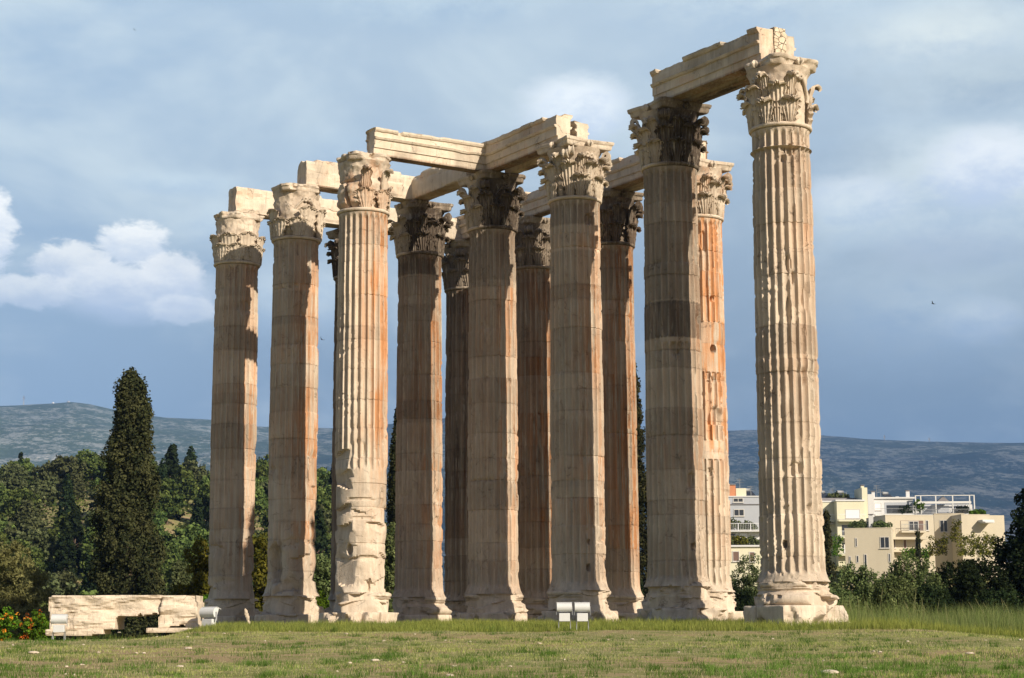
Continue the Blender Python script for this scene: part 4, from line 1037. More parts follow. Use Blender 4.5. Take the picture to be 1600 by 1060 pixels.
# right hand shrubs behind the tall grass
def shrub(px, py_top, d, w, label, seed, mat=BUSHG, size=0.10, per=60, name='shrub', cat='shrub', group='shrubs behind the tall grass', n=None, dz=0.0, up=0.0, stretch=1.6, shoots=True, depth=None, rad=0.24):
    top = ray(px, py_top, d); g = ground_at(top)+dz; h = max(0.6, top[2]-g)
    rs = np.random.default_rng(seed); lobes = []
    for i in range(6):
        lobes.append((rs.uniform(-.34, .34)*w, rs.uniform(-.3, .3)*(depth or w*0.7), h*rs.uniform(.25, .62), w*rs.uniform(.2, .32), w*.25, h*rs.uniform(.28, .42)))
    lobes.append((0, 0, h*0.66, w*0.24, w*0.22, h*0.33)); lobes.append((0, 0, h*.3, w*.46, w*.3, h*.3))
    extra = []
    if shoots:     # thin leafy shoots that stand out of the outline
        k = int(14*w); sx = rs.uniform(-.48, .48, k)*w; sy = rs.uniform(-.3, .3, k)*w*0.7; sh = h*(0.95-1.3*(sx/w)**2)+rs.uniform(0, .28, k)
        cs = np.concatenate([np.stack([sx+rs.normal(size=k)*.05, sy, sh-0.14*j], -1) for j in range(5)])
        extra = [leaf_cards(cs, 0.07, 9, size*0.85, seed+9, 1.3, 1.8)]
    return plant(name, (top[0], top[1], g), label, cat, lobes, n or int(95*w), per, size, mat, seed, rad=rad, group=group, trunk=(h*0.8, 0.05), limbs=7, spread=w*0.3, stretch=stretch, extra=extra)
for (px, py, d, w, lb, sd, mt_) in [
    (1335, 885, 82, 2.6, 'dark leafy shrub right beside the near column base', 31, BUSHG),
    (1420, 868, 84, 2.6, 'tallest green shrub in front of the beige house', 32, BUSHG),
    (1395, 905, 78, 2.4, 'lower bright shrub in front of the tallest green one', 33, BUSHG),
    (1492, 880, 86, 2.6, 'shadowy shrub below the vine covered wall', 34, DARKG),
    (1535, 872, 88, 2.4, 'grey green shrub touching the big dark evergreen', 35, DARKG),
    (1455, 915, 80, 2.0, 'low dark shrub between the tall grass stems', 36, DARKG),
    (1560, 925, 82, 2.4, 'low shrub at the foot of the big dark evergreen', 37, DARKG),
    (1310, 925, 80, 1.6, 'small dense shrub against the near plinth', 38, BUSHG)]:
    shrub(px, py, d, w, lb, sd, mt_)
shrub(1163, 905, 96, 2.6, 'dark shaded hedge in the gap between the niche column and the near column', 41, DARKG, shoots=False, name='hedge', cat='hedge', group=None)
shrub(1165, 872, 104, 2.2, 'pale topped bush under the shuttered yellow house', 42, OLIVE, group=None)
# left hand garden
def tree_at(px, py_top, d, w, label, seed, mat, name, size=0.14, per=55, n=420, group=None, g=None, trunk_r=0.12, low=0.2, rad=0.3, stretch=1.3):
    top = ray(px, py_top, d); g = ground_at(top) if g is None else g; h = top[2]-g; rs = np.random.default_rng(seed); lobes = []
    for i in range(8):
        lobes.append((rs.uniform(-.3, .3)*w, rs.uniform(-.3, .3)*w, h*rs.uniform(low+.15, .75), w*rs.uniform(.16, .28), w*.22, h*rs.uniform(.12, .22)))
    lobes.append((0, 0, h*.82, w*.25, w*.25, h*.17))
    return plant(name, (top[0], top[1], g), label, 'tree', lobes, n, per, size, mat, seed, rad=rad, group=group, trunk=(h*0.8, trunk_r), limbs=8, spread=w*0.4, stretch=stretch)
tree_at(20, 848, 100, 4.6, 'feathery olive green tamarisk at the left edge', 51, TAMAR, 'tamarisk_tree', size=0.13, per=60, n=700, low=0.0, stretch=2.5)
tree_at(62, 885, 96, 2.6, 'smaller feathery tamarisk beside the bush with orange flowers', 52, TAMAR, 'tamarisk_tree', size=0.12, n=320, low=0.0, stretch=2.5)
tree_at(318, 838, 98, 3.4, 'yellow green tree between the fallen block and the leftmost column', 53, YGREEN, 'fig_tree', n=420, low=0.05)
tree_at(285, 875, 104, 2.2, 'thin olive coloured young tree left of the yellow green one', 54, OLIVE, 'olive_tree', n=220, low=0.05)
tree_at(408, 835, 100, 3.2, 'yellow green tree with bare twigs between the two leftmost columns', 55, YGREEN, 'fig_tree', n=360, low=0.05)
tree_at(500, 868, 102, 2.6, 'dark leafy tree between the second column and the broken one', 56, BUSHG, 'laurel_tree', n=300, low=0.0)
tree_at(608, 810, 106, 2.4, 'dark leafy tree seen right of the broken column', 57, BUSHG, 'laurel_tree', n=300, low=0.0)
tree_at(985, 890, 100, 1.8, 'low dark tree at the foot of the slender cypress', 58, DARKG, 'laurel_tree', n=160, low=0.0)
shrub(503, 925, 92, 1.1, 'bright green bush at the base of the broken column', 61, BRIGHT, size=0.09, group=None, shoots=False)
shrub(110, 918, 88, 1.5, 'small pale olive shrub behind the fallen block', 62, OLIVE, size=0.10, group=None)
shrub(320, 925, 88, 1.4, 'green bush behind the floodlight by the leftmost column', 64, BRIGHT, group=None, shoots=False)
# orange flowering bush
def flowering(px, py, d, w, label, seed):
    root = shrub(px, py, d, w, label, seed, BRIGHT, size=0.09, group='bushes with orange trumpet flowers', shoots=False, name='flowering_bush', per=55, depth=1.4, stretch=1.2, rad=0.18)
    rs = np.random.default_rng(seed); k = 42; h = ray(px, py, d)[2]-root.location[2]
    a = rs.uniform(PI*1.0, PI*2.0, k); cs = np.stack([np.cos(a)*w*.46*rs.uniform(.2, 1.05, k), np.sin(a)*w*.34, h*rs.uniform(.12, .92, k)], -1)
    fm = bpy.data.materials.get('orange_petal') or leaf_mat('orange_petal', (0.62, 0.16, 0.02), (0.75, 0.30, 0.04), 0.3, 4.0)
    q, t = leaf_cards(cs, 0.085, 12, 0.055, seed+5, 1, 1.3)
    o = add_mesh('flowers', cards_mesh('flowers', [(q, t)], fm), root)
flowering(12, 948, 71, 1.5, 'bush full of orange flowers at the left edge', 71)
flowering(52, 943, 70.5, 1.35, 'bush with a few orange flowers against the fallen block', 72)

# ---- the wooded hill
def hill_mesh_set():
    out = {}
    for kind, cnt in (('pine', 4), ('cyp', 2), ('grey', 2)):
        out[kind] = []
        for s in range(cnt):
            rs = np.random.default_rng(100+s+len(kind)*7); lobes = []
            if kind == 'cyp':
                t = rs.random(120); a = rs.uniform(0, 2*PI, 120); r = np.interp(t, [0, .1, .5, 1], [.5, 1, .75, .1])*1.25
                cen = np.stack([r*np.cos(a), r*np.sin(a), t*9.5], -1); parts = [leaf_cards(cen, 0.5, 16, 0.5, s, 1.6, 1.4)]
            else:
                for i in range(9):
                    a = rs.uniform(0, 2*PI); r = rs.uniform(0.3, 2.1)
                    lobes.append((r*math.cos(a), r*math.sin(a), rs.uniform(3.0, 6.0)-r*0.5, rs.uniform(1.1, 1.9), rs.uniform(1.1, 1.9), rs.uniform(0.8, 1.4)))
                lobes.append((0, 0, 3.2, 2.6, 2.6, 1.8))
                cen = crown_centers(lobes, 190, s, 0.15); parts = [leaf_cards(cen, 0.55, 18, 0.46, s, 0.75)]
            m_ = {'pine': PINE, 'cyp': DARKG, 'grey': OLIVE}[kind]
            out[kind].append(cards_mesh('crown', parts, m_))
    return out
def build_wood():
    ms = hill_mesh_set(); tr = {k: trunk_mesh(8.0 if k == 'cyp' else 5.0, 0.22, 5, 5, 1.8) for k in ms}
    rs = np.random.default_rng(77)
    placed = []
    sky_x = [-60, 0, 60, 110, 150, 200, 270, 320, 410, 500, 560, 640, 700]
    lab = {'pine': ('pine_tree', 'round green pine among the many on the wooded hillside', 'pines on the wooded hillside'),
           'cyp': ('cypress_tree', 'narrow dark cypress among the pines on the wooded hillside', 'cypresses on the wooded hillside'),
           'grey': ('olive_tree', 'grey green olive tree among the pines on the wooded hillside', 'olive trees on the wooded hillside')}
    n = 0; tries = 0
    while n < 290 and tries < 14000:
        tries += 1
        d = rs.uniform(150, 455); px = rs.uniform(-140, 640)
        if 560 < px and d > 330: continue
        x = CAM[0]+(px-800)/F_PX*d; y = CAM[1]+d
        if any((x-a)**2+(y-b)**2 < (2.9+d/160)**2 for a, b in placed): continue
        kind = rs.choice(['pine', 'pine', 'pine', 'cyp', 'grey'])
        nm, lb, gp = lab[kind]; g = ground_at((x, y))
        root = empty(nm, (x, y, g-0.4), lb, 'tree', gp, rs.uniform(0, 6.28)); s = rs.uniform(0.75, 1.25); root.scale = (s*rs.uniform(.9, 1.15), s*rs.uniform(.9, 1.15), s)
        add_mesh('crown', ms[kind][rs.integers(len(ms[kind]))], root); add_mesh('trunk', tr[kind], root)
        placed.append((x, y)); n += 1
    for px, py, s, lb in ((33, 708, 1.1, 'taller spiky fir on the skyline of the wooded hill, left end'), (22, 722, .9, 'shorter spiky fir beside the taller one on the hill skyline'), (100, 716, .7, 'small spiky fir standing above the pines on the skyline'), (263, 706, 1.1, 'pointed fir just behind the tall broad cypress'), (292, 724, .7, 'small pointed fir near the leftmost column on the skyline')):
        top = ray(px, py, 430); root = empty('fir_tree', (top[0], top[1], top[2]-9.5*s), lb, 'tree', 'firs on the hill skyline'); root.scale = (s, s, s)
        t = np.linspace(0, 1, 90); rs2 = np.random.default_rng(int(px)); a = rs2.uniform(0, 6.28, 90); r = (1-t)*1.9*rs2.uniform(.3, 1, 90)+.05
        cen = np.stack([r*np.cos(a), r*np.sin(a), 1+t*8.5-r*.3], -1); add_mesh('crown', cards_mesh('crown', [leaf_cards(cen, .4, 12, .42, 4, .6)], DARKG), root); add_mesh('trunk', tr['cyp'], root)
    # brushwood under the trees: nobody could count it
    k = 5200; d = rs.uniform(118, 470, k); px = rs.uniform(-260, 700, k); x = CAM[0]+(px-800)/F_PX*d; y = CAM[1]+d
    cen = np.stack([x, y, ground_z(x, y)+0.6], -1)
    o = add_mesh('brushwood', cards_mesh('brushwood', [leaf_cards(cen, rs.uniform(.8, 1.9, k), 14, 0.55, 9, 0.8)], PINE)); o['kind'] = 'stuff'
    k = 1500; d = rs.uniform(112, 330, k); px = rs.uniform(880, 1900, k); x = CAM[0]+(px-800)/F_PX*d; y = CAM[1]+d
    cen = np.stack([x, y, ground_z(x, y)+0.3], -1)
    o = add_mesh('undergrowth', cards_mesh('undergrowth', [leaf_cards(cen, rs.uniform(.5, 1.1, k), 14, 0.35, 10, 0.8)], BUSHG)); o['kind'] = 'stuff'
build_wood()
# ------------------------------------------------------------------ houses on the right
BEIGE = plain('beige_render', (0.53, 0.475, 0.37), 0.9, 0.08, 0.6)
CREAM = plain('cream_render', (0.64, 0.615, 0.46), 0.9, 0.06, 0.6)
CREAM2 = plain('pale_yellow_render', (0.64, 0.61, 0.46), 0.9, 0.06, 0.6)
WHITEW = plain('white_render', (0.62, 0.62, 0.62), 0.9, 0.06, 0.6)
GREYW = plain('grey_render', (0.40, 0.42, 0.46), 0.9, 0.06, 0.6)
ROOFG = plain('grey_roofing', (0.22, 0.21, 0.22), 0.9, 0.2, 0.8)
SHUT = plain('brown_shutter', (0.16, 0.10, 0.08), 0.7, 0.1, 2)
BLIND = plain('white_blind', (0.70, 0.71, 0.73), 0.6, 0.05, 2)
GLASS = plain('dark_glass', (0.03, 0.035, 0.045), 0.15, 0.1, 1.0, spec=0.6)
TERRA = plain('terracotta', (0.52, 0.22, 0.11), 0.8, 0.1, 2)
FRAMEM = plain('window_frame', (0.55, 0.53, 0.50), 0.6, 0.05)
class House:
    def __init__(s, label, px0, px1, py_top, d, depth, mat, z_base=-3.0, rz=0.0, cat='house', name='house', group=None):
        s.d = d; s.px0 = px0; s.c = math.cos(rz); s.mat = mat; s.k = d/F_PX/s.c
        p = ray(px0, 995, d); s.top = ray(px0, py_top, d)[2]; s.zb = z_base; s.name = name
        s.root = empty(name, (p[0], p[1], z_base), label, cat, group, rz); s.w = (px1-px0)*s.k; s.depth = depth
        s.box('wall', mat, px0, px1, py_top, None, 0, depth)
    def X(s, px): return (px-s.px0)*s.k
    def Z(s, py): return ray(s.px0, py, s.d)[2]-s.zb
    def box(s, nm, mat, px0, px1, py0, py1, y0, y1, parent=None, bevel=0.0):
        z0 = 0 if py1 is None else s.Z(py1)
        return box_part(nm, parent or s.root, mat, [(s.X(px0), s.X(px1), y0, y1, z0, s.Z(py0))], bevel)
    def parapet(s, px0, px1, py, mat=None, h=0.22, over=0.12, y1=None):
        z = s.Z(py); box_part('parapet', s.root, mat or s.mat, [(s.X(px0)-over, s.X(px1)+over, -over, (y1 or s.depth)+over, z+0.003, z+h)])
    def win(s, px0, px1, py0, py1, kind='glass', y=0.0, sill=True):
        x0, x1, z0, z1 = s.X(px0), s.X(px1), s.Z(py1), s.Z(py0); f = 0.09
        fr = box_part('window', s.root, FRAMEM, [(x0, x0+f, y-.06, y-0.003, z0, z1), (x1-f, x1, y-.06, y-0.003, z0, z1), (x0+f+.001, x1-f-.001, y-.06, y-0.003, z1-f, z1), (x0+f+.001, x1-f-.001, y-.06, y-.003, z0, z0+f)])
        g = box_part('pane' if kind == 'glass' else 'blind', fr, {'glass': GLASS, 'blind': BLIND, 'shutter': SHUT}[kind], [(x0+f+.002, x1-f-.002, y-.03, y-0.004, z0+f+.002, z1-f-.002)])
        if kind == 'glass' and x1-x0 > 1.0: box_part('mullion', fr, FRAMEM, [((x0+x1)/2-.04, (x0+x1)/2+.04, y-.065, y-.032, z0+f+.003, z1-f-.003)])
        if sill: box_part('sill', fr, FRAMEM, [(x0-.08, x1+.08, y-.16, y-.062, z0-.07, z0+.0)])
    def slab(s, px0, px1, py, out=1.2, th=0.2, rail=True, mat=None, railmat=None, y0=0.0):
        x0, x1, z = s.X(px0), s.X(px1), s.Z(py)
        b = box_part('balcony', s.root, mat or s.mat, [(x0, x1, y0-out, y0-0.003, z-th, z)])
        if rail:
            bx = [(x0+.02, x1-.02, y0-out+.02, y0-out+.06, z+.92, z+.98), (x0+.02, x1-.02, y0-out+.02, y0-out+.06, z+.08, z+.12)]
            n = max(3, int((x1-x0)/0.22)); bx += [(x0+.02+(x1-x0-.07)*i/n, x0+.045+(x1-x0-.07)*i/n, y0-out+.03, y0-out+.05, z+.121, z+.919) for i in range(n+1)]
            box_part('railing', b, railmat or BLIND, bx)
    def chimney(s, px0, px1, py0, py1, y=2.0, mat=None, cap=True):
        x0, x1 = s.X(px0), s.X(px1); c = box_part('chimney', s.root, mat or WHITEW, [(x0, x1, y, y+(x1-x0), s.Z(py1)-.6, s.Z(py0))])
        if cap: box_part('chimney_cap', c, ROOFG, [(x0-.08, x1+.08, y-.08, y+(x1-x0)+.08, s.Z(py0)+.12, s.Z(py0)+.22), (x0+.1, x1-.1, y+.1, y+(x1-x0)-.1, s.Z(py0)+.003, s.Z(py0)+.119)])
def rooftop_plant(H, px, py, w, h, seed, label, mat=BUSHG, y=1.2):
    z = H.Z(py)+H.zb; c, s_ = math.cos(H.root.rotation_euler.z), math.sin(H.root.rotation_euler.z); x = H.X(px)
    p = (H.root.location.x+c*x-s_*y, H.root.location.y+s_*x+c*y, z)
    plant('potted_plant', p, label, 'plant', [(-w*.25, 0, h*.4, w*.3, w*.25, h*.4), (w*.25, 0, h*.35, w*.28, w*.25, h*.35), (0, 0, h*.5, w*.3, w*.25, h*.45)], 60, 26, 0.22, mat, seed, rad=0.3, trunk=(h*.5, .05), limbs=3, spread=w*.2, group='roof terrace plants')
def build_houses():
    # grey block between the columns
    H = House('grey block of flats seen between the niche column and the near column', 1120, 1200, 777, 262, 10, GREYW, cat='apartment block', name='apartment_block')
    H.parapet(1120, 1200, 777, WHITEW, .15); H.win(1150, 1166, 778.5, 785.5); H.win(1150.5, 1167, 796, 807); H.box('ledge', ROOFG, 1122, 1198, 788, 789, -0.15, -0.004)
    H.box('penthouse', CREAM2, 1157, 1173, 762, 776.5, 1.5, 5); H.chimney(1145, 1156, 758, 776, 1.2, TERRA)
    H2 = House('white terrace house with pale railings below the grey block of flats', 1118, 1200, 829, 248, 6, WHITEW, cat='house')
    H2.win(1143, 1153, 833, 838); H2.win(1158, 1172, 832, 840, 'blind'); H2.slab(1120, 1198, 830, 1.0, .15); 
    for i, px in enumerate((1141, 1157, 1176)): H2.box('roof_post', WHITEW, px, px+1.2, 818, 829, 0.3, 0.42)
    rooftop_plant(H2, 1148, 829, 2.6, 1.6, 3, 'bush on the white terrace beside the niche column', OLIVE); rooftop_plant(H2, 1172, 829, 2.4, 1.3, 4, 'bush on the white terrace beside the near column', OLIVE)
    H3 = House('low pale yellow house with brown shutters between the niche column and near column', 1120, 1205, 855, 232, 8, CREAM2, cat='house')
    H3.parapet(1120, 1205, 855, WHITEW, .22, .25); H3.win(1147, 1158, 861.5, 878, 'shutter'); H3.win(1173, 1182, 862.5, 879, 'shutter')
    for i, (px, lb) in enumerate(((1142, 'brown hedge on the roof of the shuttered house, beside the niche column'), (1160, 'brown hedge on the roof of the shuttered house, middle of the gap'), (1178, 'brown hedge on the roof of the shuttered house, beside the near column'))): rooftop_plant(H3, px, 853, 2.2, 1.3, 13+i, lb, YGREEN if i == 1 else OLIVE)
    # yellow flats
    Y = House('pale yellow block of flats with white blinds, touching the near column', 1262, 1309, 785, 302, 12, CREAM, rz=R_(3), cat='apartment block', name='apartment_block')
    Y.box('bay', CREAM, 1309, 1352, 785, None, -2.2, 12); Y.parapet(1262, 1307, 785, WHITEW, .22); box_part('parapet', Y.root, WHITEW, [(Y.X(1308)-.1, Y.X(1352)+.15, -2.35, 12, Y.Z(785)+.003, Y.Z(785)+.25)])
    Y.win(1285, 1300, 798, 812, 'blind'); Y.win(1322, 1345, 797.5, 812, 'blind', -2.2); Y.slab(1280, 1308, 814, 1.0); Y.slab(1309, 1352, 815, 1.1, y0=-2.2)
    Y.win(1286, 1300, 824, 840, 'blind'); Y.box('loggia', GLASS, 1316, 1340, 822, 838, -2.24, -2.204); Y.slab(1309, 1352, 841, 1.2, y0=-2.2); Y.slab(1280, 1308, 843, 1.0)
    Y.box('loggia', GLASS, 1316, 1340, 850, 862, -2.24, -2.204); Y.win(1318, 1326, 852, 866, 'blind', -2.25); Y.slab(1309, 1352, 868, 1.2, y0=-2.2); Y.win(1286, 1300, 852, 866, 'glass')
    for b_ in range(2): Y.box('awning', plain('striped_awning', (0.45, 0.40, 0.30), .8), 1283, 1307, 818+b_*27, 820+b_*27, -1.0, -.02)
    Y.box('roof_room', ROOFG, 1268, 1350, 777, 784, 2, 9); Y.box('stair_tower', CREAM2, 1351.5, 1360, 763, None, -1.2, 4); Y.chimney(1353, 1358, 760, 763, 0.0, CREAM2)
    rooftop_plant(Y, 1322, 777, 3.5, 0.9, 21, 'roof plants on the yellow block of flats', OLIVE, 3.0)
    for px in (1302, 1338): Y.box('aerial', STEEL, px, px+.5, 766, 777, 4, 4.05)
    # white modern block
    Wt = House('white modern block with dark loggia, behind the beige house', 1360, 1433, 780, 335, 10, WHITEW, rz=R_(-2), cat='apartment block', name='apartment_block')
    Wt.box('side_wall', WHITEW, 1360, 1369.5, 774, None, -2.5, -0.01); Wt.parapet(1372, 1433, 780, WHITEW, .3, .3)
    Wt.win(1373, 1384, 786, 798, 'blind'); Wt.box('loggia', GREYW, 1389, 1431, 785.5, 803, -0.04, -0.004); Wt.box('glass_wall', GLASS, 1392, 1428, 790, 803, -.08, -.042); Wt.slab(1372, 1432, 804, 1.6, .35, True, WHITEW, STEEL)
    Wt.win(1374, 1384, 809, 820); Wt.chimney(1371, 1376, 769, 780, 1.0); Wt.chimney(1409, 1414, 775.5, 780, 1.5, cap=False); Wt.chimney(1424.5, 1430, 768, 780, 1.0)
    rooftop_plant(Wt, 1420, 804, 2.2, 1.6, 31, 'dark plants on the balcony of the white modern block', DARKG, -1.1); rooftop_plant(Wt, 1441, 803, 1.8, 2.8, 32, 'climbing plant on the white frame of the roof terrace', BRIGHT, -1.0)
    Wp = House('white roof terrace house with open frame of posts and a small gable', 1433, 1526, 789, 336, 7, WHITEW, rz=R_(-2), cat='house')
    fx = [1434, 1442, 1465, 1491, 1517, 1524]
    for px in fx: Wp.box('post', WHITEW, px, px+1.7, 777, 806, -2.6, -2.4)
    Wp.box('beam', WHITEW, 1434, 1525.7, 775.8, 776.9, -2.62, -2.38); Wp.box('beam', WHITEW, 1434, 1520, 785.5, 789, -2.64, -2.42)
    Wp.box('glass_wall', GREYW, 1446, 1463, 790, 804, -.05, -.004); Wp.box('glass_wall', GREYW, 1470, 1490, 790, 804, -.05, -.004); Wp.box('glass_wall', GREYW, 1495, 1514, 790, 804, -.05, -.004)
    zz = Wp.Z(786); x0, x1 = Wp.X(1468), Wp.X(1488); v = [(x0, -2.3, zz), (x1, -2.3, zz), ((x0+x1)/2, -2.3, zz+1.0), (x0, 0, zz), (x1, 0, zz), ((x0+x1)/2, 0, zz+1.0)]
    add_mesh('gable', mesh_np('gable', v, [(0, 3, 5, 2), (1, 2, 5, 4), (0, 1, 4, 3)], [(0, 2, 1), (3, 4, 5)], ROOFG), Wp.root)
    Wp.slab(1433, 1526, 806, 2.7, .4, True, WHITEW, STEEL)
    rooftop_plant(Wp, 1508, 805, 2.6, 1.8, 33, 'bushy plant at the far end of the white roof terrace', DARKG, -1.5)
    # beige house, in three stepped blocks
    B = House('beige house with small slit windows rising above the shrubs', 1325, 1394, 827, 262, 9, BEIGE, rz=R_(-14), cat='house')
    B.parapet(1325, 1394, 827, BEIGE, .12, .03)
    B.win(1340, 1343.5, 841, 855, sill=False); B.win(1377, 1391, 840, 858); B.win(1330, 1333.5, 869.5, 881, sill=False); B.win(1341, 1345, 868.5, 880, sill=False); B.win(1352.5, 1357, 866.5, 887, sill=False); B.win(1388.5, 1392, 866, 880, sill=False)
    B.chimney(1361, 1367.5, 806, 827, 0.8, WHITEW)
    rooftop_plant(B, 1347, 826, 2.6, 1.3, 34, 'dark bush on the beige roof, before the white chimney', BUSHG); rooftop_plant(B, 1380, 826, 2.6, 1.0, 35, 'dark bush on the beige roof, behind the white chimney', BUSHG)
    B2 = House('taller beige wing with a recessed balcony and tall dark window', 1390, 1468, 806, 268, 8, BEIGE, rz=R_(9), cat='house')
    B2.parapet(1390, 1468, 806, BEIGE, .12, .03); B2.box('recess', SHUT, 1414, 1451, 813.5, 829, -.03, -.004); B2.box('recess_wall', BEIGE, 1414.5, 1427, 814, 829, -.06, -.032); B2.win(1427, 1443, 814, 829.5, y=-.05, sill=False); B2.win(1454.5, 1459.5, 812.5, 829); B2.slab(1412, 1452, 830, .9, .25, True, BEIGE, STEEL)
    B2.win(1397, 1405, 843, 857, 'shutter'); B2.win(1417, 1423, 842, 858, 'shutter'); B2.win(1436, 1446, 841, 858); B2.slab(1392, 1467, 860, 1.2, .3, False); B2.slab(1395, 1450, 840, 1.6, .35, False)
    B3 = House('beige wing with a tall narrow window overgrown by creeper', 1467, 1512, 804, 274, 8, BEIGE, rz=R_(-10), cat='house')
    B3.parapet(1467, 1512, 804, BEIGE, .12, .03); B3.win(1475, 1487, 813, 832); B3.win(1477, 1488, 839, 851)
    B4 = House('bright beige wing with a curved awning next to the dark evergreen', 1510, 1580, 805, 270, 8, BEIGE, rz=R_(10), cat='house')
    B4.parapet(1510, 1556, 805, BEIGE, .12, .03); B4.box('awning', WHITEW, 1537, 1556, 813, 816, -1.6, -.01); B4.box('awning', WHITEW, 1539, 1554, 816.2, 818, -2.1, -.01)
    rooftop_plant(B4, 1543, 804, 2.4, .8, 36, 'red and green flowers along the roof of the bright beige wing', BRIGHT)
    # clutter of the roofs
    def heater(Hs, px, py, y, lb):
        z = Hs.Z(py)+Hs.zb; c, s_ = math.cos(Hs.root.rotation_euler.z), math.sin(Hs.root.rotation_euler.z); x = Hs.X(px)
        r = empty('solar_water_heater', (Hs.root.location.x+c*x-s_*y, Hs.root.location.y+s_*x+c*y, z), lb, 'water heater', 'solar water heaters on the roofs', 0.4)
        v, q, t = tube_arrays([(-.6, .3, 1.15), (.6, .3, 1.15)], .26, 10); add_mesh('tank', mesh_np('tank', v, q, t, STEEL, True), r)
        me = mesh_np('panel', [(-.9, -1.2, .15), (.9, -1.2, .15), (.9, .1, 1.0), (-.9, .1, 1.0), (-.9, -1.2, .08), (.9, -1.2, .08), (.9, .1, .93), (-.9, .1, .93)], [(0, 1, 2, 3), (7, 6, 5, 4), (0, 4, 5, 1), (1, 5, 6, 2), (2, 6, 7, 3), (3, 7, 4, 0)], None, GLASS); add_mesh('panel', me, r)
        for sx in (-.7, .7): box_part('stand', r, STEEL, [(sx-.03, sx+.03, .27, .33, 0, .9)])
    heater(Y, 1330, 777, 4, 'solar water heater on the yellow flats, beside the roof plants'); heater(Y, 1300, 777, 4, 'solar water heater on the yellow flats, closer to the near column')
    heater(Wt, 1396, 779, 3, 'solar water heater on the white modern block'); heater(H, 1176, 776, 3, 'solar water heater on the grey block of flats')
    def aerial(Hs, px, py, hgt, y, lb):
        z = Hs.Z(py)+Hs.zb; x = Hs.X(px); r = Hs.root.location
        tb = [tube_arrays([(0, 0, 0), (0, 0, hgt)], .035, 5)]+[tube_arrays([(-w, 0, hgt-dz), (w, 0, hgt-dz)], .025, 5) for w, dz in ((.5, .1), (.4, .35), (.6, .6))]
        o = add_mesh('aerial', tubes_mesh('aerial', tb, STEEL), None, (r.x+x, r.y+y, z)); tag(o, lb, 'aerial', 'television aerials on the roofs')
    aerial(Wt, 1381, 779, 2.6, 2, 'dark aerial between the chimneys of the white modern block'); aerial(Wt, 1387, 779, 1.8, 2, 'shorter aerial beside the tall one on the white modern block')
    aerial(Y, 1316, 777, 1.8, 5, 'aerial on the yellow flats'); aerial(H, 1165, 762, 1.5, 3, 'aerial on the small cream room of the grey block'); aerial(H, 1181, 777, 1.7, 2, 'aerial on the grey block nearest the near column'); aerial(B2, 1440, 806, 1.6, 3, 'aerial on the taller beige wing')
    # creeper over the walls
    def creeper(px0, px1, py0, py1, d, label, seed, mat):
        rs = np.random.default_rng(seed); a = ray((px0+px1)/2, py1, d); k = int((px1-px0)*(py1-py0)*0.10); w = (px1-px0)/F_PX*d; h = (py1-py0)/F_PX*d
        cen = np.stack([rs.uniform(-.5, .5, k)*w, rs.uniform(-.3, .3, k), rs.random(k)*h*(0.7+0.3*rs.random(k))], -1)
        root = empty('creeper', a, label, 'climbing plant', 'creeper on the beige house walls'); add_mesh('crown', cards_mesh('crown', [leaf_cards(cen, .4, 12, .24, seed)], mat), root)
    creeper(1450, 1480, 836, 866, 264, 'yellow green creeper on the beige house below the recessed balcony', 1, YGREEN)
    creeper(1486, 1500, 812, 845, 268, 'thin creeper climbing beside the tall narrow window', 2, YGREEN)
    creeper(1498, 1558, 832, 868, 262, 'broad curtain of creeper left of the dark evergreen', 3, YGREEN)
    creeper(1408, 1450, 856, 875, 262, 'creeper tumbling under the lower balcony of the beige house', 4, BRIGHT)
    creeper(1302, 1316, 832, 868, 296, 'creeper hanging on the pale yellow flats', 5, BRIGHT)
build_houses()

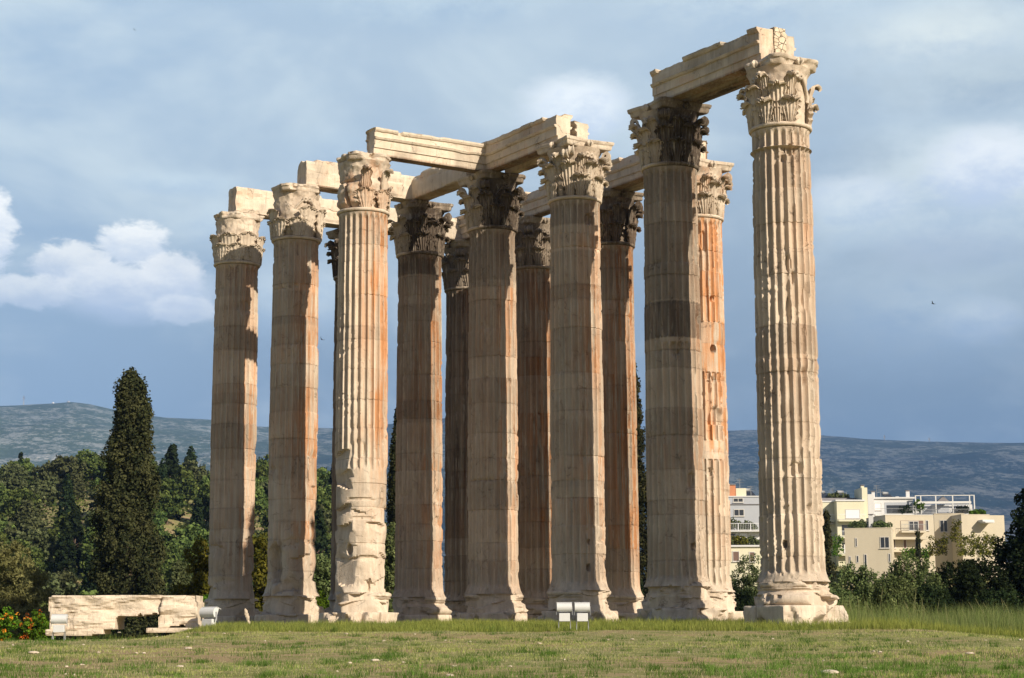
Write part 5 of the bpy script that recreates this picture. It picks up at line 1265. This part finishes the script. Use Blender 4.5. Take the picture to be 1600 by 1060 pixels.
# ------------------------------------------------------------------ fallen blocks and floodlights
def stone_outline(name, pts, d, thick, label, seed, cell=0.05, amp=0.05, group=None, cat='stone block', px_o=None):
    """rough stone: the outline (photo pixels at distance d) turned into a solid of real thickness"""
    pts = np.array(pts, float); P = np.array([ray(x, y, d) for x, y in pts]); o = np.array([P[:, 0].mean(), CAM[1]+d, P[:, 2].min()])
    poly = np.stack([P[:, 0]-o[0], P[:, 2]-o[2]], -1)
    x0, z0 = poly.min(0)-cell; x1, z1 = poly.max(0)+cell
    xs = np.arange(x0, x1, cell); zs = np.arange(z0, z1, cell); cx, cz = np.meshgrid(xs+cell/2, zs+cell/2)
    ins = np.zeros(cx.shape, bool); j = len(poly)-1
    for i in range(len(poly)):
        xi, zi = poly[i]; xj, zj = poly[j]; c = ((zi > cz) != (zj > cz)) & (cx < (xj-xi)*(cz-zi)/(zj-zi+1e-12)+xi); ins ^= c; j = i
    bm = bmesh.new(); nl = max(3, int(thick/0.12)); ys = np.linspace(0, thick, nl+1); V_ = {}
    def gv(a, b, c):
        k = (a, b, c)
        if k not in V_: V_[k] = bm.verts.new((xs[0]+a*cell, ys[c], zs[0]+b*cell))
        return V_[k]
    nzc, nxc = ins.shape
    I = lambda b, a: 0 <= b < nzc and 0 <= a < nxc and ins[b, a]
    for b in range(nzc):
        for a in range(nxc):
            if not ins[b, a]: continue
            bm.faces.new((gv(a, b, 0), gv(a+1, b, 0), gv(a+1, b+1, 0), gv(a, b+1, 0))); bm.faces.new((gv(a, b+1, nl), gv(a+1, b+1, nl), gv(a+1, b, nl), gv(a, b, nl)))
            for c in range(nl):
                if not I(b, a-1): bm.faces.new((gv(a, b, c), gv(a, b+1, c), gv(a, b+1, c+1), gv(a, b, c+1)))
                if not I(b, a+1): bm.faces.new((gv(a+1, b+1, c), gv(a+1, b, c), gv(a+1, b, c+1), gv(a+1, b+1, c+1)))
                if not I(b-1, a): bm.faces.new((gv(a+1, b, c), gv(a, b, c), gv(a, b, c+1), gv(a+1, b, c+1)))
                if not I(b+1, a): bm.faces.new((gv(a, b+1, c), gv(a+1, b+1, c), gv(a+1, b+1, c+1), gv(a, b+1, c+1)))
    for _ in range(1): bmesh.ops.smooth_vert(bm, verts=bm.verts, factor=0.5, use_axis_x=True, use_axis_y=True, use_axis_z=True)
    co = np.array([v.co[:] for v in bm.verts]); n = fbm(co[:, 0]*1.3, co[:, 1]*1.3, co[:, 2]*2.6, seed, 5)-0.5; n2 = fbm(co[:, 0]*0.55+co[:, 2]*0.5, co[:, 1], co[:, 2]*3.2-co[:, 0]*0.35, seed+3, 5)
    led = sstep(n2, 0.50, 0.62)+0.6*sstep(n2, 0.38, 0.46)
    for v, a, l_, c in zip(bm.verts, n, led, co):
        if c[1] < 0.08: v.co.y += a*amp*4+l_*amp*1.5
        v.co.z += a*amp*0.5; v.co.x += a*amp*0.6
    me = bpy.data.meshes.new(name); bm.to_mesh(me); bm.free(); me.materials.append(PALE)
    ob = add_mesh(name, me, None, o); ocol(ob, 0.04, 0.02, 0.52)
    return tag(ob, label, cat, group)
stone_outline('fallen_block', [(75, 932), (100, 931), (102, 934), (104, 931), (250, 930), (252, 934), (247, 960), (242, 957), (236, 960), (222, 962), (218, 958), (214, 964), (200, 962), (181, 964), (180, 983), (76, 984)], 58, 1.5, 'long broken marble block lying on the grass with a deep hollow under its end', 3)
stone_outline('fallen_block', [(254, 931), (305, 930), (307, 948), (308, 981), (288, 980), (286, 976), (264, 980), (246, 981), (248, 960), (252, 942)], 58, 1.5, 'squarer marble block closing the end of the long broken one', 4)
stone_outline('foundation_slab', [(70, 984.5), (160, 983.5), (161, 992), (70, 994)], 57.9, 1.2, 'pale foundation slab under the long broken block, by the white floodlight', 5, amp=0.03, group='foundation slabs')
stone_outline('foundation_slab', [(228, 982), (308, 981.5), (308, 988), (228, 989)], 57.9, 1.2, 'thin foundation slab under the squarer block', 6, amp=0.02, group='foundation slabs')
stone_outline('leaning_stone', [(382, 951), (385, 953), (389, 965), (390, 978), (386, 978), (385, 968), (382, 960)], 62, 0.18, 'thin pale upright stone leaning in the grass before the leftmost column', 8, 0.03, 0.02, cat='stone')
def floodlight(px, py_base, d, w, label, rz=0.0, tilt=0.35, side=False):
    p = ray(px, py_base, d); g = ground_at(p); root = empty('floodlight', (p[0], p[1], g), label, 'floodlight', 'white floodlights set in the grass', rz)
    b = min((p[2]-g)+0.02, 0.17); h = w*0.72
    for sx in (-1, 1):
        for sy in (-1, 1):
            v, q, t = tube_arrays([(sx*w*.40, sy*w*.2, -.05), (sx*w*.38, sy*w*.14, b+0.1)], 0.013, 6); add_mesh('leg', mesh_np('leg', v, q, t, STEEL, True), root)
    box_part('ballast_box', root, WHITE, [(-w*.36, w*.36, -w*.2, w*.2, b+0.08, b+0.30)], 0.012)
    # lamp head: curved shell with hood and a glass face pointing up at the columns
    n = 9; prof = [(0.26*w*math.cos(a)-.02, 0.30*w*math.sin(a)) for a in np.linspace(-1.25, 1.25, n)]
    V_ = []
    for x in (-w/2, w/2):
        for (y, z) in prof: V_.append((x, -y*1.15, z))
        V_.append((x, w*.16, 0.30*w*.98)); V_.append((x, w*.16, -0.30*w*.9))
    m_ = n+2; q = [(i, (i+1) % m_, m_+(i+1) % m_, m_+i) for i in range(m_)]; c0 = len(V_); V_ += [(-w/2, -.02, 0), (w/2, -.02, 0)]
    tr = [(c0, (i+1) % m_, i) for i in range(m_)]+[(c0+1, m_+i, m_+(i+1) % m_) for i in range(m_)]
    hd = add_mesh('lamp_head', mesh_np('lamp_head', V_, q, tr, WHITE), root, (0, 0, b+0.34+w*.30)); hd.rotation_euler = (-tilt, 0, 0)
    box_part('glass', hd, GLASS, [(-w*.45, w*.45, w*.163, w*.175, -w*.24, w*.26)]); box_part('hood', hd, WHITE, [(-w*.52, w*.52, -w*.05, w*.36, w*.30, w*.325)])
    for x0, x1 in ((-w*.54, -w*.515), (w*.515, w*.54)): box_part('bracket', root, STEEL, [(x0, x1, -.03, .03, b+0.25, b+0.36+w*.3)])
floodlight(882, 973, 50.9, 0.41, 'floodlight of the pair in front of the columns, nearer the picture middle')
floodlight(910, 973, 50.9, 0.41, 'floodlight of the pair in front of the columns, next to the lit base')
floodlight(92, 990, 56.6, 0.46, 'floodlight standing before the long broken marble block')
floodlight(326, 984, 57.5, 0.54, 'floodlight between the squarer fallen block and the leftmost column', rz=-0.5)

# ------------------------------------------------------------------ grass and loose stones
GRASS = None
def grass_material():
    mt = bpy.data.materials.new('grass_blades'); mt.use_nodes = True; t = mt.node_tree; t.nodes.clear(); N = NT(t)
    out = N.n('ShaderNodeOutputMaterial'); at = N.n('ShaderNodeAttribute'); at.attribute_name = 'tint'
    d = N.n('ShaderNodeBsdfDiffuse'); tr = N.n('ShaderNodeBsdfTranslucent'); ms = N.n('ShaderNodeMixShader'); ms.inputs[0].default_value = 0.42
    N.put(d.inputs[0], at.outputs['Color']); N.put(tr.inputs[0], at.outputs['Color'])
    t.links.new(d.outputs[0], ms.inputs[1]); t.links.new(tr.outputs[0], ms.inputs[2]); t.links.new(ms.outputs[0], out.inputs[0]); return mt
GRASS = grass_material()
def blades(x, y, h, w, colr, seed, lean=0.35, name='grass'):
    rs = np.random.default_rng(seed); n = len(x); z = ground_z(x, y)-0.01
    a = rs.uniform(0, 2*PI, n); dx, dy = np.cos(a)*w/2, np.sin(a)*w/2; b = rs.uniform(0, 2*PI, n); l_ = h*lean*rs.random(n)
    mx, my = np.cos(b)*l_*.35, np.sin(b)*l_*.35; tx, ty = np.cos(b)*l_, np.sin(b)*l_
    P = np.stack([np.stack([x-dx, y-dy, z], -1), np.stack([x+dx, y+dy, z], -1), np.stack([x+mx+dx*.7, y+my+dy*.7, z+h*.55], -1), np.stack([x+mx-dx*.7, y+my-dy*.7, z+h*.55], -1), np.stack([x+tx, y+ty, z+h], -1)], 1).reshape(-1, 3)
    i = np.arange(n)*5; q = np.stack([i, i+1, i+2, i+3], -1); t = np.stack([i+3, i+2, i+4], -1)
    T = np.repeat(colr, 5, 0)
    o = add_mesh(name, mesh_np(name, P, q, t, GRASS, False, {'tint': T})); o['kind'] = 'stuff'; return o
def lerp(a, b, t): return np.array(a)[None, :]*(1-t[:, None])+np.array(b)[None, :]*t[:, None]
def build_grass():
    rs = np.random.default_rng(5)
    def field(k, d0, d1, ext=0.345, pw=1.0):
        d = d0+(d1-d0)*rs.random(k)**pw; x = CAM[0]+rs.uniform(-ext, ext, k)*d; return x, CAM[1]+d, d
    # mown meadow
    x, y, d = field(230000, 25, 51.5, pw=0.9)
    n1 = fbm(x*.25, y*.25, 0, 61, 4); n2 = fbm(x*1.6, y*1.6, 0, 62, 3)
    dry = sstep(n1*.6+n2*.4, 0.46, 0.60); dry = np.maximum(dry, sstep(fbm(x*.16+3, y*.45, 0, 91, 4), .56, .64)); keep = rs.random(len(x)) > dry*0.60; x, y, n1, n2, dry = x[keep], y[keep], n1[keep], n2[keep], dry[keep]
    h = (0.020+0.035*rs.random(len(x)))*(1-0.35*dry)*(0.7+0.9*sstep(n2, .45, .7)); c = lerp((0.27, 0.33, 0.080), (0.50, 0.51, 0.18), rs.random(len(x)))
    c = c*(0.75+0.5*fbm(x*.7, y*.3, 0, 92, 3)[:, None]); straw = rs.random(len(x)) < (0.26+0.5*dry); c[straw] = lerp((0.42, 0.37, 0.20), (0.52, 0.47, 0.29), rs.random(straw.sum()))
    blades(x, y, h, 0.009+0.008*rs.random(len(x)), c, 1, 0.8)
    # taller tufts in the meadow
    tc = rs.integers(0, 1 << 30); k = 760; tx, ty, td = field(k, 25.5, 49, pw=1.6); m_ = 46
    s = rs.uniform(.06, .22, k); X = np.repeat(tx, m_)+rs.normal(size=k*m_)*np.repeat(s, m_); Y = np.repeat(ty, m_)+rs.normal(size=k*m_)*np.repeat(s, m_)
    H = np.repeat(rs.uniform(.05, .15, k), m_)*rs.uniform(.5, 1.1, k*m_); blades(X, Y, H, 0.010+0*H, lerp((0.060, 0.130, 0.020), (0.135, 0.215, 0.040), rs.random(k*m_)), 2, 0.7)
    # uncut strip in front of and round the columns
    x, y, d = field(150000, 49.6, 66, 0.33, 1.5); keep = (x > -4.2-0.155*(np.maximum(d, 56)-58)+rs.normal(size=len(x))*.4) & (d > 50.2+0.35*vnoise(x*.8, 0, 0, 5)+0.05*np.abs(x-4)*0); x, y, d = x[keep], y[keep], d[keep]
    cl = fbm(x*.5, y*.5, 0, 65, 4); h = (0.07+0.14*rs.random(len(x)))*(0.5+1.1*sstep(cl, .35, .7))*np.interp(x, [-10, -6, 10, 18], [.7, .8, 1, 1.3])
    c = lerp((0.165, 0.225, 0.040), (0.36, 0.37, 0.10), np.clip(rs.random(len(x))*.6+cl*.6-.1, 0, 1)); blades(x, y, h, 0.012+0*h, c, 3, 0.5)
    # clumps against the plinths and along the edge of the strip
    for (k, d0, d1, x0, x1, hh, sd) in ((240, 50.3, 53.5, -3.5, 20, .20, 21), (330, 53, 60, -4.5, 17, .24, 22), (170, 60, 74, -9, 1, .26, 23)):
        td = d0+(d1-d0)*rs.random(k); tx = rs.uniform(x0, x1, k); ty = CAM[1]+td; m_ = 60; s = rs.uniform(.05, .28, k)
        X = np.repeat(tx, m_)+rs.normal(size=k*m_)*np.repeat(s, m_); Y = np.repeat(ty, m_)+rs.normal(size=k*m_)*np.repeat(s, m_)
        H = np.repeat(rs.uniform(.35, 1.0, k)**1.3*hh*1.25, m_)*rs.uniform(.4, 1.1, k*m_); tt = np.clip(np.repeat(rs.random(k), m_)*.7+rs.random(k*m_)*.3, 0, 1)
        blades(X, Y, H, 0.012+0*H, lerp((0.10, 0.175, 0.030), (0.33, 0.33, 0.10), tt), sd, 0.6)
    # fresher green patches low in the picture
    k = 300; td = 26+9*rs.random(k)**1.5; tx = CAM[0]+rs.uniform(.10, .30, k)*td; g_ = rs.random(k) < .3; tx[g_] = CAM[0]-rs.uniform(-.02, .3, g_.sum())*td[g_]; ty = CAM[1]+td; m_ = 40; s = rs.uniform(.05, .16, k)
    X = np.repeat(tx, m_)+rs.normal(size=k*m_)*np.repeat(s, m_); Y = np.repeat(ty, m_)+rs.normal(size=k*m_)*np.repeat(s, m_)
    H = np.repeat(rs.uniform(.05, .16, k), m_)*rs.uniform(.5, 1.1, k*m_); blades(X, Y, H, 0.009+0*H, lerp((0.10, 0.20, 0.035), (0.22, 0.34, 0.075), rs.random(k*m_)), 24, 0.9)
    # tall seeding grass at the right
    x, y, d = field(90000, 52.5, 78, 0.36, 1.0); keep = (x > 15.2+rs.normal(size=len(x))*.5); x, y = x[keep], y[keep]
    cl = fbm(x*.6, y*.6, 0, 66, 3); h = (0.30+0.45*rs.random(len(x)))*(.6+.9*sstep(cl, .35, .7)); c = lerp((0.12, 0.185, 0.045), (0.27, 0.29, 0.12), rs.random(len(x))); blades(x, y, h, 0.012+0*h, c, 4, 0.45)
    # few very tall stems
    k = 170; x, y, d = field(k, 54, 66, 0.33); keep = x > 15.3; x, y = x[keep], y[keep]; n = len(x); h = rs.uniform(.6, 1.35, n)
    tb = []
    for i in range(n):
        a = rs.uniform(-.5, .2); z = float(ground_z(x[i], y[i])); tb.append(tube_arrays([(x[i]+a*h[i]*t**1.6*.8, y[i], z+h[i]*t) for t in np.linspace(0, 1, 6)], np.array([.004, .004, .004, .004, .009, .006]), 4))
    stem_m = plain('dry_grass_stem', (0.20, 0.20, 0.09), 0.9); o = add_mesh('grass_stems', tubes_mesh('grass_stems', tb, stem_m)); o['kind'] = 'stuff'
    # small flowers and dry litter
    # weeds round the left bases
    x, y, d = field(26000, 56.5, 72, 0.30); keep = (x+0.155*(d-58) > -4.4) & (x < -3.0); x, y = x[keep], y[keep]; h = 0.05+0.14*rs.random(len(x)); blades(x, y, h, 0.012+0*h, lerp((0.10, 0.145, 0.022), (0.22, 0.225, 0.05), rs.random(len(x))), 5, 0.6)
build_grass()
def build_stones():
    variants = []
    for s in range(5):
        th = np.linspace(0, 2*PI, 14, endpoint=False); t = np.linspace(-1.3, 1.4, 8); T, Z = np.meshgrid(th, t)
        r = np.cos(Z)*(1+0.5*(fbm(np.cos(T)*1.5+s*9, np.sin(T)*1.5, Z, s, 3)-0.5)*1.6); variants.append(polar_mesh('stone', r, th, np.sin(t)*0.55, PALE, smooth=False))
    # (photo x, photo y, width in pixels)
    big = [(52, 1022, 16, 'flat pale stone in the mown grass below the flowering bush'), (294, 1015, 13, 'pale stone with a dark edge below the floodlight by the leftmost column'), (281, 1043, 11, 'pale stone near the lower edge below the squarer fallen block'), (1296, 1055, 30, 'long pale stone lying flat at the lower edge below the near column'), (1515, 1023, 14, 'small pink grey stone in the bare patch at the right'), (1594, 1001, 8, 'tiny bluish white stone at the right edge of the uncut strip'), (703, 1057, 12, 'pale stone at the lower edge in the brown patch'), (906, 963, 9, 'small white stone beneath the pair of floodlights'), (1207, 999, 5, 'tiny white pebble under the near plinth at the edge of the uncut strip'), (586, 1034, 15, 'flat white stone in the grass below the shaded middle columns')]
    small = [(103, 1054), (116, 1056), (104, 1043), (128, 1040), (154, 1020), (192, 1012), (225, 1022), (213, 1021), (452, 987), (541, 992), (648, 992), (696, 1001), (734, 1004), (843, 1006), (950, 1000), (988, 999), (710, 1041), (882, 1032), (797, 1043), (546, 1037), (527, 1050), (630, 1037), (13, 1015), (20, 1009), (186, 990), (245, 996), (293, 997), (350, 990), (1352, 1045), (1365, 1018), (1375, 1019), (1287, 1033), (1540, 1002), (1418, 1003), (1100, 1012), (1060, 1021), (130, 1008), (414, 1003), (468, 1012), (600, 1003)]
    rs = np.random.default_rng(3)
    def ground_hit(px, py):
        lo, hi = 24.0, 62.0
        dd = np.linspace(24, 62, 400); pts = np.array([ray(px, py, d) for d in dd]); g = ground_z(pts[:, 0], pts[:, 1]); k = np.where(pts[:, 2] < g)[0]
        i = k[0] if len(k) else 399; return pts[i], dd[i]
    for px, py, w, lb in big:
        p, d = ground_hit(px, py); s = w*d/F_PX/2; o = add_mesh('stone', variants[rs.integers(5)], None, (p[0], p[1], p[2]+s*.25)); o.scale = (s, s*.8, max(0.04, s*0.55)); o.rotation_euler = (0, 0, rs.uniform(0, .6)); ocol(o, 0, 0.05, .40); tag(o, lb, 'stone', 'pale stones in the grass')
    for px, py in small:
        p, d = ground_hit(px, py+rs.uniform(-1, 1)); s = rs.uniform(4, 8)*d/F_PX/2; o = add_mesh('stone', variants[rs.integers(5)], None, (p[0], p[1], p[2]+s*.25)); o.scale = (s, s*.8, max(0.035, s*0.5)); o.rotation_euler = (0, 0, rs.uniform(0, 6)); ocol(o, 0, 0.05, .40); tag(o, 'small pale stone lying loose in the mown grass', 'stone', 'pale stones in the grass')
build_stones()

# ------------------------------------------------------------------ air
def build_haze():
    v, f = box_arrays(-8200, 8200, -3200, 9800, -40, 960); mt = bpy.data.materials.new('haze'); mt.use_nodes = True; t = mt.node_tree; t.nodes.clear()
    out = t.nodes.new('ShaderNodeOutputMaterial'); pv = t.nodes.new('ShaderNodeVolumePrincipled'); pv.inputs['Density'].default_value = 0.000068; pv.inputs['Color'].default_value = (0.28, 0.51, 1.0, 1)
    pv.inputs['Anisotropy'].default_value = 0.0; t.links.new(pv.outputs[0], out.inputs['Volume'])
    o = add_mesh('haze', mesh_np('haze', v, f, None, mt)); o['kind'] = 'stuff'
build_haze()
